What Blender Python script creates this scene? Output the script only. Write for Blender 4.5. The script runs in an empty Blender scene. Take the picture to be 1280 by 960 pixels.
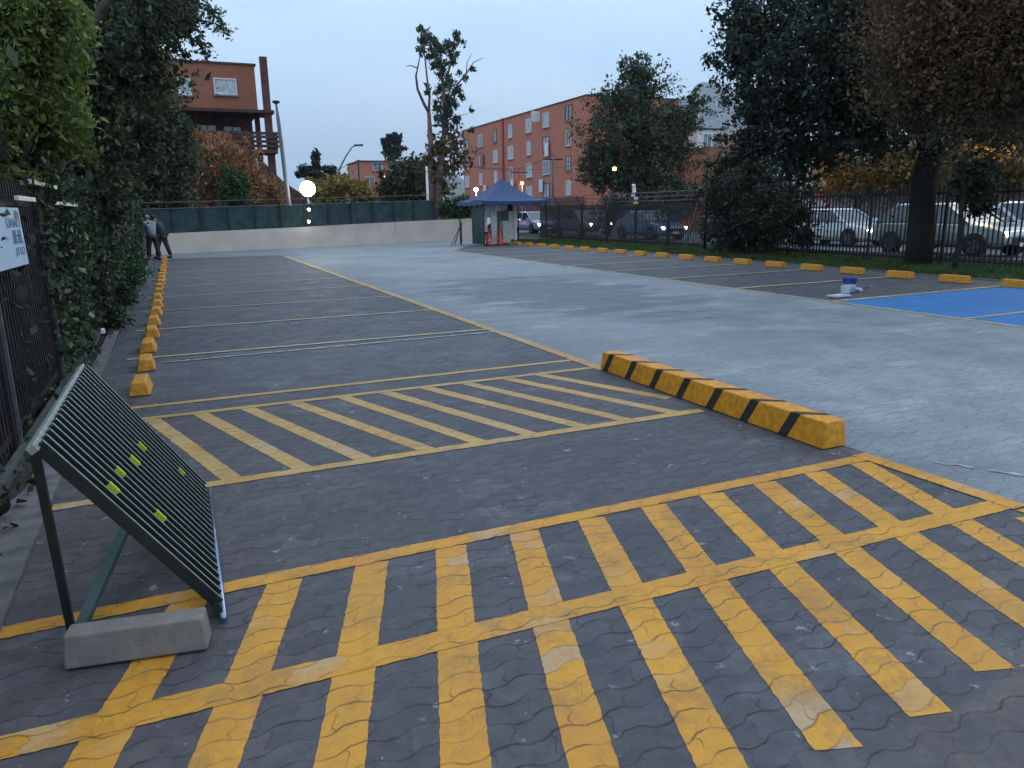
import bpy, math, random
import numpy as np
from mathutils import Vector, Matrix
random.seed(7)
rad = math.radians
S = bpy.context.scene
COL = S.collection
# ------------------------------------------------------------------ camera
HC = 1.6
XA = np.array([0.91337, 0.10783, -0.3926]); YA = np.array([-0.4068, 0.20244, -0.8908]); ZA = np.array([-0.01657, 0.97334, 0.22877])
RM = np.array([XA, YA, ZA]); FPX = 928.46
cd = bpy.data.cameras.new('camera'); cam = bpy.data.objects.new('camera', cd); COL.objects.link(cam)
cam.matrix_world = Matrix.Translation((0, 0, HC)) @ Matrix(RM.tolist()).to_4x4()
cd.sensor_width = 36; cd.lens = FPX / 1280 * 36; cd.clip_end = 20000; cd.clip_start = .05
S.camera = cam
# ------------------------------------------------------------------ world, sun, exposure
SUN_E, SUN_A = rad(35), rad(90)
w = bpy.data.worlds.new('World'); S.world = w; w.use_nodes = True
nt = w.node_tree; nt.nodes.clear()
def N(t, ty, **k):
    n = t.nodes.new(ty)
    for a, b in k.items(): setattr(n, a, b)
    return n
out = N(nt, 'ShaderNodeOutputWorld'); bg = N(nt, 'ShaderNodeBackground'); bg.inputs['Strength'].default_value = .1
sky = N(nt, 'ShaderNodeTexSky', sky_type='NISHITA', sun_disc=False, sun_elevation=SUN_E, sun_rotation=SUN_A, altitude=500, air_density=1.2, dust_density=1.0, ozone_density=2.0)
tc = N(nt, 'ShaderNodeTexCoord'); sp = N(nt, 'ShaderNodeSeparateXYZ'); nt.links.new(tc.outputs['Generated'], sp.inputs[0])
rmp = N(nt, 'ShaderNodeValToRGB'); nt.links.new(sp.outputs['Z'], rmp.inputs[0])
e = rmp.color_ramp.elements
e[0].position = 0; e[0].color = (.36, .49, .66, 1); e[1].position = 1; e[1].color = (.64, .74, .88, 1)
for p, c in ((.06, (.36, .50, .68, 1)), (.22, (.37, .52, .71, 1)), (.45, (.44, .58, .77, 1))):
    q = rmp.color_ramp.elements.new(p); q.color = c
mp = N(nt, 'ShaderNodeMapping'); mp.inputs['Scale'].default_value = (1.2, 1.2, 4.5); nt.links.new(tc.outputs['Generated'], mp.inputs[0])
nz = N(nt, 'ShaderNodeTexNoise'); nz.inputs['Scale'].default_value = 1.6; nz.inputs['Detail'].default_value = 5; nt.links.new(mp.outputs[0], nz.inputs['Vector'])
cr = N(nt, 'ShaderNodeValToRGB'); nt.links.new(nz.outputs['Fac'], cr.inputs[0])
cr.color_ramp.elements[0].position = .42; cr.color_ramp.elements[0].color = (0, 0, 0, 1); cr.color_ramp.elements[1].position = .68; cr.color_ramp.elements[1].color = (1, 1, 1, 1)
cm = N(nt, 'ShaderNodeMix', data_type='RGBA'); nt.links.new(cr.outputs[0], cm.inputs['Factor'])
nt.links.new(rmp.outputs[0], cm.inputs['A']); cm.inputs['B'].default_value = (.50, .60, .74, 1)
ml = N(nt, 'ShaderNodeVectorMath', operation='SCALE'); ml.inputs['Scale'].default_value = 10; nt.links.new(cm.outputs['Result'], ml.inputs[0])
mx = N(nt, 'ShaderNodeMix', data_type='RGBA'); mx.inputs['Factor'].default_value = .88
nt.links.new(sky.outputs[0], mx.inputs['A']); nt.links.new(ml.outputs[0], mx.inputs['B'])
nt.links.new(mx.outputs['Result'], bg.inputs['Color']); nt.links.new(bg.outputs[0], out.inputs[0])
sd = bpy.data.lights.new('sun', 'SUN'); so = bpy.data.objects.new('sun', sd); COL.objects.link(so)
sd.energy = .3; sd.angle = rad(30); sd.color = (1, .93, .85); so.location = (0, 0, 60)
so.rotation_euler = (0, rad(90) - SUN_E, 0)   # soft weak light from the right
S.view_settings.view_transform = 'Standard'; S.view_settings.look = 'None'; S.view_settings.exposure = .98; S.view_settings.gamma = 1
S.render.engine = 'CYCLES'
S.cycles.max_bounces = 6; S.cycles.transparent_max_bounces = 8

# ------------------------------------------------------------------ pixel ray -> real point
def ray(px, py):
    d = np.array([px - 640, -(py - 480), -FPX]); return RM @ (d / np.linalg.norm(d))
def at(px, py, Y):
    d = ray(px, py); t = Y / d[1]; return Vector((d[0] * t, Y, HC + d[2] * t))
def atx(px, py, X):
    d = ray(px, py); t = X / d[0]; return Vector((X, d[1] * t, HC + d[2] * t))
def gnd(px, py, z=0):
    d = ray(px, py); t = (z - HC) / d[2]; return Vector((d[0] * t, d[1] * t, z))
def depth(p): return float(np.dot(np.array([p[0], p[1], p[2] - HC]), -RM[:, 2]))

# ------------------------------------------------------------------ materials
def mat(name, col, rough=.7, metal=0, var=.12, scale=6, emit=0, bump=0, bscale=60, col2=None, spec=.5, trans=0, detail=4, coat=0):
    m = bpy.data.materials.new(name); m.use_nodes = True; t = m.node_tree; b = t.nodes['Principled BSDF']
    b.inputs['Roughness'].default_value = rough; b.inputs['Metallic'].default_value = metal
    b.inputs['Specular IOR Level'].default_value = spec
    if coat: b.inputs['Coat Weight'].default_value = coat; b.inputs['Coat Roughness'].default_value = .08
    g = N(t, 'ShaderNodeNewGeometry'); n = N(t, 'ShaderNodeTexNoise'); n.inputs['Scale'].default_value = scale; n.inputs['Detail'].default_value = detail
    t.links.new(g.outputs['Position'], n.inputs['Vector'])
    r = N(t, 'ShaderNodeValToRGB'); t.links.new(n.outputs['Fac'], r.inputs[0])
    a = [max(0, c * (1 - var)) for c in col]; bb = [min(1, c * (1 + var)) for c in col] if col2 is None else col2
    r.color_ramp.elements[0].position = .35; r.color_ramp.elements[1].position = .65
    r.color_ramp.elements[0].color = (*a, 1); r.color_ramp.elements[1].color = (*bb, 1)
    t.links.new(r.outputs[0], b.inputs['Base Color'])
    if emit: b.inputs['Emission Color'].default_value = (*col, 1); b.inputs['Emission Strength'].default_value = emit
    if trans: b.inputs['Transmission Weight'].default_value = trans
    if bump:
        n2 = N(t, 'ShaderNodeTexNoise'); n2.inputs['Scale'].default_value = bscale; n2.inputs['Detail'].default_value = 5; t.links.new(g.outputs['Position'], n2.inputs['Vector'])
        bp = N(t, 'ShaderNodeBump'); bp.inputs['Strength'].default_value = bump; bp.inputs['Distance'].default_value = .01
        t.links.new(n2.outputs['Fac'], bp.inputs['Height']); t.links.new(bp.outputs[0], b.inputs['Normal'])
    return m
def leafmat(name, c1, c2, c3=None, rough=.6, trans=.25):
    m = bpy.data.materials.new(name); m.use_nodes = True; t = m.node_tree; b = t.nodes['Principled BSDF']
    g = N(t, 'ShaderNodeNewGeometry'); r = N(t, 'ShaderNodeValToRGB'); t.links.new(g.outputs['Random Per Island'], r.inputs[0])
    r.color_ramp.elements[0].color = (*c1, 1); r.color_ramp.elements[1].color = (*(c3 or c2), 1)
    if c3:
        q = r.color_ramp.elements.new(.82); q.color = (*c2, 1)
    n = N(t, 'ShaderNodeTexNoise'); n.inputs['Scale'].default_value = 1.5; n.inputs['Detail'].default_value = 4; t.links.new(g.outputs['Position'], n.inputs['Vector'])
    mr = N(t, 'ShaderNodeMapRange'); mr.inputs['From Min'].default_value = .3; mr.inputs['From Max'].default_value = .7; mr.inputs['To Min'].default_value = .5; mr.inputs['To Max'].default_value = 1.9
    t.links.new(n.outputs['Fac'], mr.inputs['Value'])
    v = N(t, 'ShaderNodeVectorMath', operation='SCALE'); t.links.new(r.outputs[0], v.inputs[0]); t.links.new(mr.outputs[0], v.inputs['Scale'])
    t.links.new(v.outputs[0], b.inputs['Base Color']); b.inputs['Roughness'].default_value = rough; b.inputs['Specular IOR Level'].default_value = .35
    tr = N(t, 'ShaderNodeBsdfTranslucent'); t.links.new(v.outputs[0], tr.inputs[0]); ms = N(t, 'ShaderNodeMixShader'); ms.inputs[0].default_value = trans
    t.links.new(b.outputs[0], ms.inputs[1]); t.links.new(tr.outputs[0], ms.inputs[2]); t.links.new(ms.outputs[0], t.nodes['Material Output'].inputs[0])
    return m

# paver node group: waved interlocking blocks, 10 cm rows of 20 cm blocks
def math_(t, op, a, b=None, c=None, clamp=False):
    n = N(t, 'ShaderNodeMath', operation=op); n.use_clamp = clamp
    for i, x in enumerate((a, b, c)):
        if x is None: continue
        if isinstance(x, (int, float)): n.inputs[i].default_value = x
        else: t.links.new(x, n.inputs[i])
    return n.outputs[0]
def noise(t, vec, scale, detail=4, rough=.5):
    n = N(t, 'ShaderNodeTexNoise'); n.inputs['Scale'].default_value = scale; n.inputs['Detail'].default_value = detail; n.inputs['Roughness'].default_value = rough
    t.links.new(vec, n.inputs['Vector']); return n.outputs['Fac']
def smooth(t, x, lo, hi, a=0, b=1):
    n = N(t, 'ShaderNodeMapRange', interpolation_type='SMOOTHSTEP'); n.inputs['From Min'].default_value = lo; n.inputs['From Max'].default_value = hi
    n.inputs['To Min'].default_value = a; n.inputs['To Max'].default_value = b; t.links.new(x, n.inputs['Value']); return n.outputs[0]
PG = bpy.data.node_groups.new('pavers', 'ShaderNodeTree')
for nm in ('Joint', 'Height', 'Rand', 'Grain', 'Patch', 'X', 'Y'): PG.interface.new_socket(nm, in_out='OUTPUT', socket_type='NodeSocketFloat')
PG.interface.new_socket('Pos', in_out='OUTPUT', socket_type='NodeSocketVector')
t = PG; go = N(t, 'NodeGroupOutput'); g = N(t, 'ShaderNodeNewGeometry'); P = g.outputs['Position']
sx = N(t, 'ShaderNodeSeparateXYZ'); t.links.new(P, sx.inputs[0]); X, Y = sx.outputs['X'], sx.outputs['Y']
d1 = math_(t, 'MULTIPLY', math_(t, 'SUBTRACT', noise(t, P, 3.5, 2), .5), .035)
d2 = math_(t, 'MULTIPLY', math_(t, 'SUBTRACT', noise(t, P, 32, 4, .6), .5), .014)
Xd = math_(t, 'ADD', X, d1); Yd = math_(t, 'ADD', Y, math_(t, 'ADD', d1, d2))
sw = math_(t, 'SINE', math_(t, 'MULTIPLY', Xd, 2 * math.pi / .2))
sw = math_(t, 'MAXIMUM', math_(t, 'MINIMUM', math_(t, 'MULTIPLY', sw, 1.35), 1.0), -1.0)
v = math_(t, 'ADD', math_(t, 'DIVIDE', Yd, .1), math_(t, 'MULTIPLY', sw, .14))
row = math_(t, 'FLOOR', v); fv = math_(t, 'FRACT', v)
par = math_(t, 'MULTIPLY', math_(t, 'FRACT', math_(t, 'MULTIPLY', row, .5)), 1.0)
u = math_(t, 'ADD', math_(t, 'ADD', math_(t, 'DIVIDE', Xd, .2), par), math_(t, 'MULTIPLY', math_(t, 'SINE', math_(t, 'MULTIPLY', v, 2 * math.pi)), .07))
colu = math_(t, 'FLOOR', u); fu = math_(t, 'FRACT', u)
e1 = math_(t, 'MULTIPLY', math_(t, 'MINIMUM', fv, math_(t, 'SUBTRACT', 1, fv)), .1)
e2 = math_(t, 'MULTIPLY', math_(t, 'MINIMUM', fu, math_(t, 'SUBTRACT', 1, fu)), .2)
nv = noise(t, P, 7, 4, .65)
j1 = math_(t, 'MULTIPLY', smooth(t, e1, .0012, .0075, 1, 0), smooth(t, nv, .36, .58, .2, 1))
j2 = math_(t, 'MULTIPLY', smooth(t, e2, .0008, .006, 1, 0), smooth(t, nv, .42, .60, .05, .8))
J = math_(t, 'MAXIMUM', j1, j2)
cv = N(t, 'ShaderNodeCombineXYZ'); t.links.new(colu, cv.inputs[0]); t.links.new(row, cv.inputs[1])
wn = N(t, 'ShaderNodeTexWhiteNoise', noise_dimensions='2D'); t.links.new(cv.outputs[0], wn.inputs[0])
grain = noise(t, P, 170, 3, .7)
hh = math_(t, 'ADD', math_(t, 'ADD', smooth(t, e1, 0, .0045), math_(t, 'MULTIPLY', smooth(t, e2, 0, .004), .4)), math_(t, 'ADD', math_(t, 'MULTIPLY', grain, .3), math_(t, 'MULTIPLY', wn.outputs['Value'], .2)))
for nm, s_ in (('Joint', J), ('Height', hh), ('Rand', wn.outputs['Value']), ('Grain', grain), ('Patch', noise(t, P, .55, 5, .6)), ('X', X), ('Y', Y), ('Pos', P)): t.links.new(s_, go.inputs[nm])
def mixc(t, f, a, b):
    n = N(t, 'ShaderNodeMix', data_type='RGBA')
    for i, x in (('Factor', f), ('A', a), ('B', b)):
        if isinstance(x, tuple): n.inputs[i].default_value = (*x, 1)
        elif isinstance(x, (int, float)): n.inputs[i].default_value = x
        else: t.links.new(x, n.inputs[i])
    return n.outputs['Result']
def pavemat(name, kind):
    m = bpy.data.materials.new(name); m.use_nodes = True; t = m.node_tree; b = t.nodes['Principled BSDF']
    p = N(t, 'ShaderNodeGroup'); p.node_tree = PG; o = p.outputs; Pp = o['Pos']
    jm = .92; rough = .66; bs = .34
    big = noise(t, Pp, .35, 4, .6); mid = noise(t, Pp, 2.2, 5, .65); fine = noise(t, Pp, 28, 4, .7)
    mps = N(t, 'ShaderNodeMapping'); mps.inputs['Scale'].default_value = (.7, 1.7, 1); t.links.new(Pp, mps.inputs[0]); streak = noise(t, mps.outputs[0], 1.1, 6, .65); grain_ = noise(t, Pp, 60, 3, .7)
    if kind == 'dark':
        c = mixc(t, smooth(t, mid, .3, .7), (.056, .059, .070), (.092, .095, .108))
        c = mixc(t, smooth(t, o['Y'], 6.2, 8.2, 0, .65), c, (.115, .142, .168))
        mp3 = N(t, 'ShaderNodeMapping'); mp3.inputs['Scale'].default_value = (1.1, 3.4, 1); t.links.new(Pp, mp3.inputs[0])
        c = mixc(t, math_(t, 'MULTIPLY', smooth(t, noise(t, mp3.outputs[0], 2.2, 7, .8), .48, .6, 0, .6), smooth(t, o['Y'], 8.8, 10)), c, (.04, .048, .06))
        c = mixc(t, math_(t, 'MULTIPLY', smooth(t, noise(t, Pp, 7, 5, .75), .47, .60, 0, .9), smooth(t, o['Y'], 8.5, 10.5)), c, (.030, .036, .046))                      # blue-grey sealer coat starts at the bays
        c = mixc(t, smooth(t, streak, .52, .72, 0, .5), c, (.21, .24, .27))
        # bare brownish blocks where no sealer was put down
        lim = math_(t, 'ADD', math_(t, 'MULTIPLY', math_(t, 'MAXIMUM', math_(t, 'SUBTRACT', o['X'], 2.3), 0), .33), math_(t, 'ADD', 1.36, math_(t, 'MULTIPLY', math_(t, 'SUBTRACT', mid, .5), .16)))
        bare = smooth(t, math_(t, 'SUBTRACT', lim, o['Y']), -.02, .03)
        c = mixc(t, bare, c, mixc(t, smooth(t, fine, .35, .65), (.085, .075, .072), (.15, .135, .13)))
        brown = math_(t, 'MULTIPLY', smooth(t, o['X'], -.2, 1.6, .6, 0), smooth(t, mid, .3, .7, .4, 1))
        c = mixc(t, math_(t, 'MULTIPLY', brown, smooth(t, o['Y'], 4.5, 7, 1, 0)), c, (.12, .098, .088))
        c = mixc(t, smooth(t, o['Rand'], .0, 1, 0, .5), c, (.036, .038, .046))
        c = mixc(t, smooth(t, o['Rand'], .75, 1, 0, .5), c, (.13, .13, .14))
        c = mixc(t, math_(t, 'MULTIPLY', smooth(t, noise(t, Pp, .9, 7, .75), .54, .66, 0, .55), smooth(t, grain_, .4, .6, .4, 1)), c, (.19, .195, .20))
        c = mixc(t, smooth(t, noise(t, Pp, 1.3, 5, .7), .48, .62, 0, .5), c, (.095, .09, .10))
        c = mixc(t, smooth(t, noise(t, Pp, 14, 5, .75), .42, .62, 0, .45), c, (.032, .034, .042))
        c = mixc(t, smooth(t, noise(t, Pp, 45, 4, .7), .58, .70, 0, .35), c, (.12, .125, .14))
        chips = smooth(t, noise(t, Pp, 9, 5, .7), .625, .68, 0, .6)
        c = mixc(t, chips, c, (.34, .36, .39))
    elif kind == 'aisle':
        c = mixc(t, smooth(t, mid, .3, .7), (.205, .24, .262), (.27, .305, .325))
        c = mixc(t, smooth(t, streak, .5, .7, 0, .75), c, (.38, .42, .44))
        c = mixc(t, smooth(t, big, .36, .56, .55, 0), c, (.14, .17, .195))
        # worn darker patch of old blocks in the aisle
        dx = math_(t, 'DIVIDE', math_(t, 'SUBTRACT', o['X'], 6.6), 1.9); dy = math_(t, 'DIVIDE', math_(t, 'SUBTRACT', o['Y'], 13.2), 3.6)
        rr = math_(t, 'ADD', math_(t, 'SQRT', math_(t, 'ADD', math_(t, 'MULTIPLY', dx, dx), math_(t, 'MULTIPLY', dy, dy))), math_(t, 'MULTIPLY', math_(t, 'SUBTRACT', streak, .5), 3.0))
        c = mixc(t, smooth(t, rr, .75, 1.15, .75, 0), c, (.105, .115, .13))
        ex = smooth(t, math_(t, 'ADD', o['X'], math_(t, 'MULTIPLY', streak, 1.6)), 4.4, 6.0, .5, 0)
        c = mixc(t, ex, c, (.11, .135, .155))
        c = mixc(t, smooth(t, noise(t, Pp, 5, 6, .75), .5, .66, 0, .5), c, (.13, .16, .185))
        c = mixc(t, smooth(t, noise(t, Pp, 11, 6, .8), .56, .68, 0, .45), c, (.46, .49, .50))
        jm = .5; bs = .35; rough = .62
    elif kind in ('yellow', 'yellow_worn', 'line_pale'):
        base = {'yellow': ((.56, .255, .016), (.68, .33, .028)), 'yellow_worn': ((.44, .27, .07), (.55, .36, .11)), 'line_pale': ((.46, .38, .22), (.58, .50, .30))}[kind]
        c = mixc(t, smooth(t, mid, .3, .7), *base)
        c = mixc(t, smooth(t, noise(t, Pp, 1.7, 3), .5, .66, 0, .4), c, (.50, .20, .03))
        # blocks where the paint has rubbed thin and dusty, more of them to the right
        k = math_(t, 'MULTIPLY', smooth(t, o['Rand'], .55, .8, 0, 1), smooth(t, noise(t, Pp, 1.1, 3), .5, .62, 0, .75))
        c = mixc(t, k, c, (.42, .33, .24))
        wr = smooth(t, noise(t, Pp, 16, 5, .75), *({'yellow': (.66, .74), 'yellow_worn': (.57, .68), 'line_pale': (.56, .70)}[kind]), 0, .85)
        c = mixc(t, smooth(t, noise(t, Pp, 22, 5, .75), .5, .68, 0, .28), c, (.36, .17, .03))
        c = mixc(t, smooth(t, noise(t, Pp, 3.2, 7, .8), .48, .62, 0, .5), c, (.27, .15, .045))
        c = mixc(t, wr, c, (.14, .13, .13))
        jm = .55; bs = .3; rough = .58
    elif kind == 'blue':
        c = mixc(t, smooth(t, mid, .3, .7), (.020, .165, .44), (.030, .21, .52)); jm = .4; bs = .3; rough = .75
    elif kind == 'white_dust':
        c = mixc(t, smooth(t, mid, .3, .7), (.30, .33, .36), (.42, .46, .5)); jm = .6
    c = mixc(t, smooth(t, fine, .2, .8, .16, 0), c, (.03, .03, .035))
    c = mixc(t, math_(t, 'MULTIPLY', math_(t, 'MULTIPLY', o['Joint'], smooth(t, noise(t, Pp, 2.6, 4, .6), .4, .6, .55, 1.15)), jm + .08), c, (.018, .018, .02))
    t.links.new(c, b.inputs['Base Color'])
    t.links.new(smooth(t, mid, .3, .7, rough - .08, rough + .14), b.inputs['Roughness'])
    bp = N(t, 'ShaderNodeBump'); bp.inputs['Strength'].default_value = bs; bp.inputs['Distance'].default_value = .006
    t.links.new(o['Height'], bp.inputs['Height']); t.links.new(bp.outputs[0], b.inputs['Normal'])
    return m
def brickmat(name, c1, c2, scale=1.0):
    m = bpy.data.materials.new(name); m.use_nodes = True; t = m.node_tree; b = t.nodes['Principled BSDF']
    g = N(t, 'ShaderNodeNewGeometry'); s_ = N(t, 'ShaderNodeSeparateXYZ'); t.links.new(g.outputs['Position'], s_.inputs[0])
    cx = N(t, 'ShaderNodeCombineXYZ'); t.links.new(math_(t, 'ADD', s_.outputs['X'], s_.outputs['Y']), cx.inputs[0]); t.links.new(s_.outputs['Z'], cx.inputs[1])
    br = N(t, 'ShaderNodeTexBrick'); t.links.new(cx.outputs[0], br.inputs['Vector']); br.inputs['Scale'].default_value = 4 * scale
    br.inputs['Color1'].default_value = (*c1, 1); br.inputs['Color2'].default_value = (*c2, 1); br.inputs['Mortar'].default_value = (*[x * .7 + .03 for x in c1], 1); br.inputs['Mortar Size'].default_value = .03
    cc = mixc(t, smooth(t, noise(t, g.outputs['Position'], .5, 5, .6), .3, .7, 0, .35), br.outputs['Color'], tuple(x * .6 for x in c1))
    t.links.new(cc, b.inputs['Base Color']); b.inputs['Roughness'].default_value = .85
    return m
M = dict(
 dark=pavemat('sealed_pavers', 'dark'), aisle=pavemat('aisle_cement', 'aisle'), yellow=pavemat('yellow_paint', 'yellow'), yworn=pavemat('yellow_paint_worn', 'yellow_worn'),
 pale=pavemat('pale_line_paint', 'line_pale'), blue=pavemat('blue_paint', 'blue'), dust=pavemat('dust_streak', 'white_dust'),
 soil=mat('soil', (.05, .045, .035), .95, var=.4, scale=4, bump=.6), conc=mat('kerb_concrete', (.12, .12, .122), .9, var=.3, scale=7, bump=.5, bscale=50, detail=7),
 block=mat('block_concrete', (.20, .185, .165), .9, var=.12, scale=14, bump=.5, bscale=140, detail=7), asphalt=mat('asphalt', (.10, .105, .12), .85, var=.2, scale=2, bump=.3),
 stop=mat('stop_yellow', (.60, .255, .012), .55, var=.2, scale=22, bump=.25, bscale=45, detail=6), stopw=mat('barrier_top_yellow', (.70, .42, .10), .5, var=.12, scale=9, bump=.2), blk=mat('black_paint', (.025, .022, .022), .5, var=.3, scale=20),
 gate=mat('gate_green_steel', (.011, .022, .022), .4, var=.2, scale=8, spec=.5), gatelit=mat('gate_steel_skylit', (.26, .30, .27), .45, .3, var=.2, scale=20),  # gatelit: the gate steel with sky light painted into its colour
 tape=mat('yellow_tape', (.52, .58, .03), .5, var=.1), tube=mat('galvanised_tube', (.22, .28, .42), .25, .8, var=.1), brace=mat('brace_green', (.035, .075, .075), .6, var=.2),
 fence=mat('fence_dark_steel', (.016, .020, .026), .5, .2, var=.3, scale=12), fencer=mat('fence_rust_brown', (.016, .013, .016), .6, .1, var=.4, scale=10), rail=mat('fence_grey_rail', (.14, .15, .15), .5, .5, var=.2, scale=12),
 netd=mat('green_net', (.018, .045, .05), .8, var=.35, scale=3), beige=mat('beige_render', (.58, .51, .43), .9, var=.08, scale=1.2, bump=.3, detail=7),
 brickL=brickmat('brick_left', (.38, .135, .08), (.33, .115, .065)), brickC=brickmat('brick_centre', (.58, .205, .13), (.52, .18, .11)), brown=mat('dark_brown_timber', (.07, .03, .024), .7, var=.3, scale=3), brickd=mat('dark_brick', (.12, .045, .035), .85, var=.3, scale=3),
 white=mat('white_paint', (.72, .72, .70), .5, var=.06), glass=mat('window_glass', (.16, .20, .25), .08, 0, var=.5, scale=1.5, spec=.8), curtain=mat('net_curtain', (.45, .5, .55), .6, var=.25, scale=3), dkglass=mat('car_glass', (.02, .03, .05), .05, var=.1, spec=1),
 roofc=mat('roof_edge', (.10, .06, .05), .8), bark=mat('bark', (.055, .042, .034), .95, var=.4, scale=8, bump=.8, bscale=30), barkp=mat('pale_bark', (.17, .11, .09), .9, var=.4, scale=6, bump=.5), barkd=mat('dark_bark', (.028, .023, .02), .95, var=.3, scale=8, bump=.8, bscale=25),
 canopy=mat('blue_canopy', (.010, .044, .145), .6, var=.12, scale=2), cone=mat('cone_red', (.55, .05, .025), .45), cream=mat('cream_panel', (.40, .41, .33), .6, var=.1), pole=mat('pole_grey', (.13, .15, .17), .7), blackm=mat('black_metal', (.012, .013, .016), .5),
 redp=mat('red_paint', (.34, .05, .04), .6), tyre=mat('tyre', (.015, .015, .016), .8), rim=mat('rim', (.30, .31, .33), .3, .8), tail=mat('tail_lamp', (.9, .04, .02), .3, emit=3), amber=mat('amber_lamp', (1, .38, .08), .3, emit=5),
 lampw=mat('lamp_white', (1, .88, .68), .3, emit=16), lamphot=mat('floodlight_glass', (1, .90, .68), .3, emit=25), lampo=mat('lamp_orange', (1, .45, .14), .3, emit=7), head=mat('headlamp_lit', (1, .90, .80), .2, emit=16),
 signw=mat('sign_board', (.42, .56, .68), .5, var=.05), signi=mat('sign_ink', (.14, .25, .38), .6), red=mat('emblem_red', (.24, .14, .13), .6), bucket=mat('bucket_blue', (.02, .06, .26), .4), bucketw=mat('bucket_white', (.6, .66, .74), .45),
 wire=mat('wire', (.02, .02, .024), .6), shop=mat('shop_red', (.50, .10, .05), .7, var=.3, scale=1.5), wallg=mat('grey_wall', (.30, .28, .30), .9, var=.2, scale=1),
 hoodie=mat('grey_cloth', (.22, .235, .26), .9, var=.1, bump=.3), pants=mat('maroon_cloth', (.035, .024, .032), .9, var=.2), dkcloth=mat('dark_cloth', (.03, .03, .045), .9, var=.2), skin=mat('skin', (.38, .22, .16), .6), shoe=mat('shoe', (.05, .05, .055), .7), hair=mat('hair', (.02, .015, .012), .8),
 hill=mat('hill_rock', (.10, .11, .09), .95, var=.3, scale=.01), slope=mat('dry_grass_slope', (.06, .065, .02), .95, var=.4, scale=2, bump=.5), verge=mat('verge_ground', (.035, .05, .02), .95, var=.4, scale=5, bump=.5),
)
L = dict(
 ivy=leafmat('ivy_leaf', (.014, .028, .013), (.038, .062, .026), (.18, .20, .13)), dark=leafmat('dark_leaf', (.012, .022, .015), (.034, .050, .030)), olive=leafmat('olive_leaf', (.045, .08, .020), (.15, .21, .04), (.22, .17, .06)),
 brown=leafmat('brown_leaf', (.052, .032, .016), (.10, .058, .026), (.16, .09, .035)), orange=leafmat('orange_leaf', (.20, .095, .045), (.32, .175, .08)), yel=leafmat('yellow_leaf', (.16, .12, .035), (.26, .19, .05)),
 mid=leafmat('mid_leaf', (.020, .036, .018), (.052, .074, .036), (.12, .10, .055)), euc=leafmat('eucalyptus_leaf', (.032, .055, .042), (.07, .10, .07)), green=leafmat('green_leaf', (.02, .055, .02), (.04, .09, .03)), rust=leafmat('rust_leaf', (.05, .045, .02), (.12, .08, .035)),
 grass=leafmat('grass_blade', (.03, .065, .015), (.06, .10, .025)), warm=leafmat('warm_leaf', (.07, .058, .018), (.19, .13, .035)),
)

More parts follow.
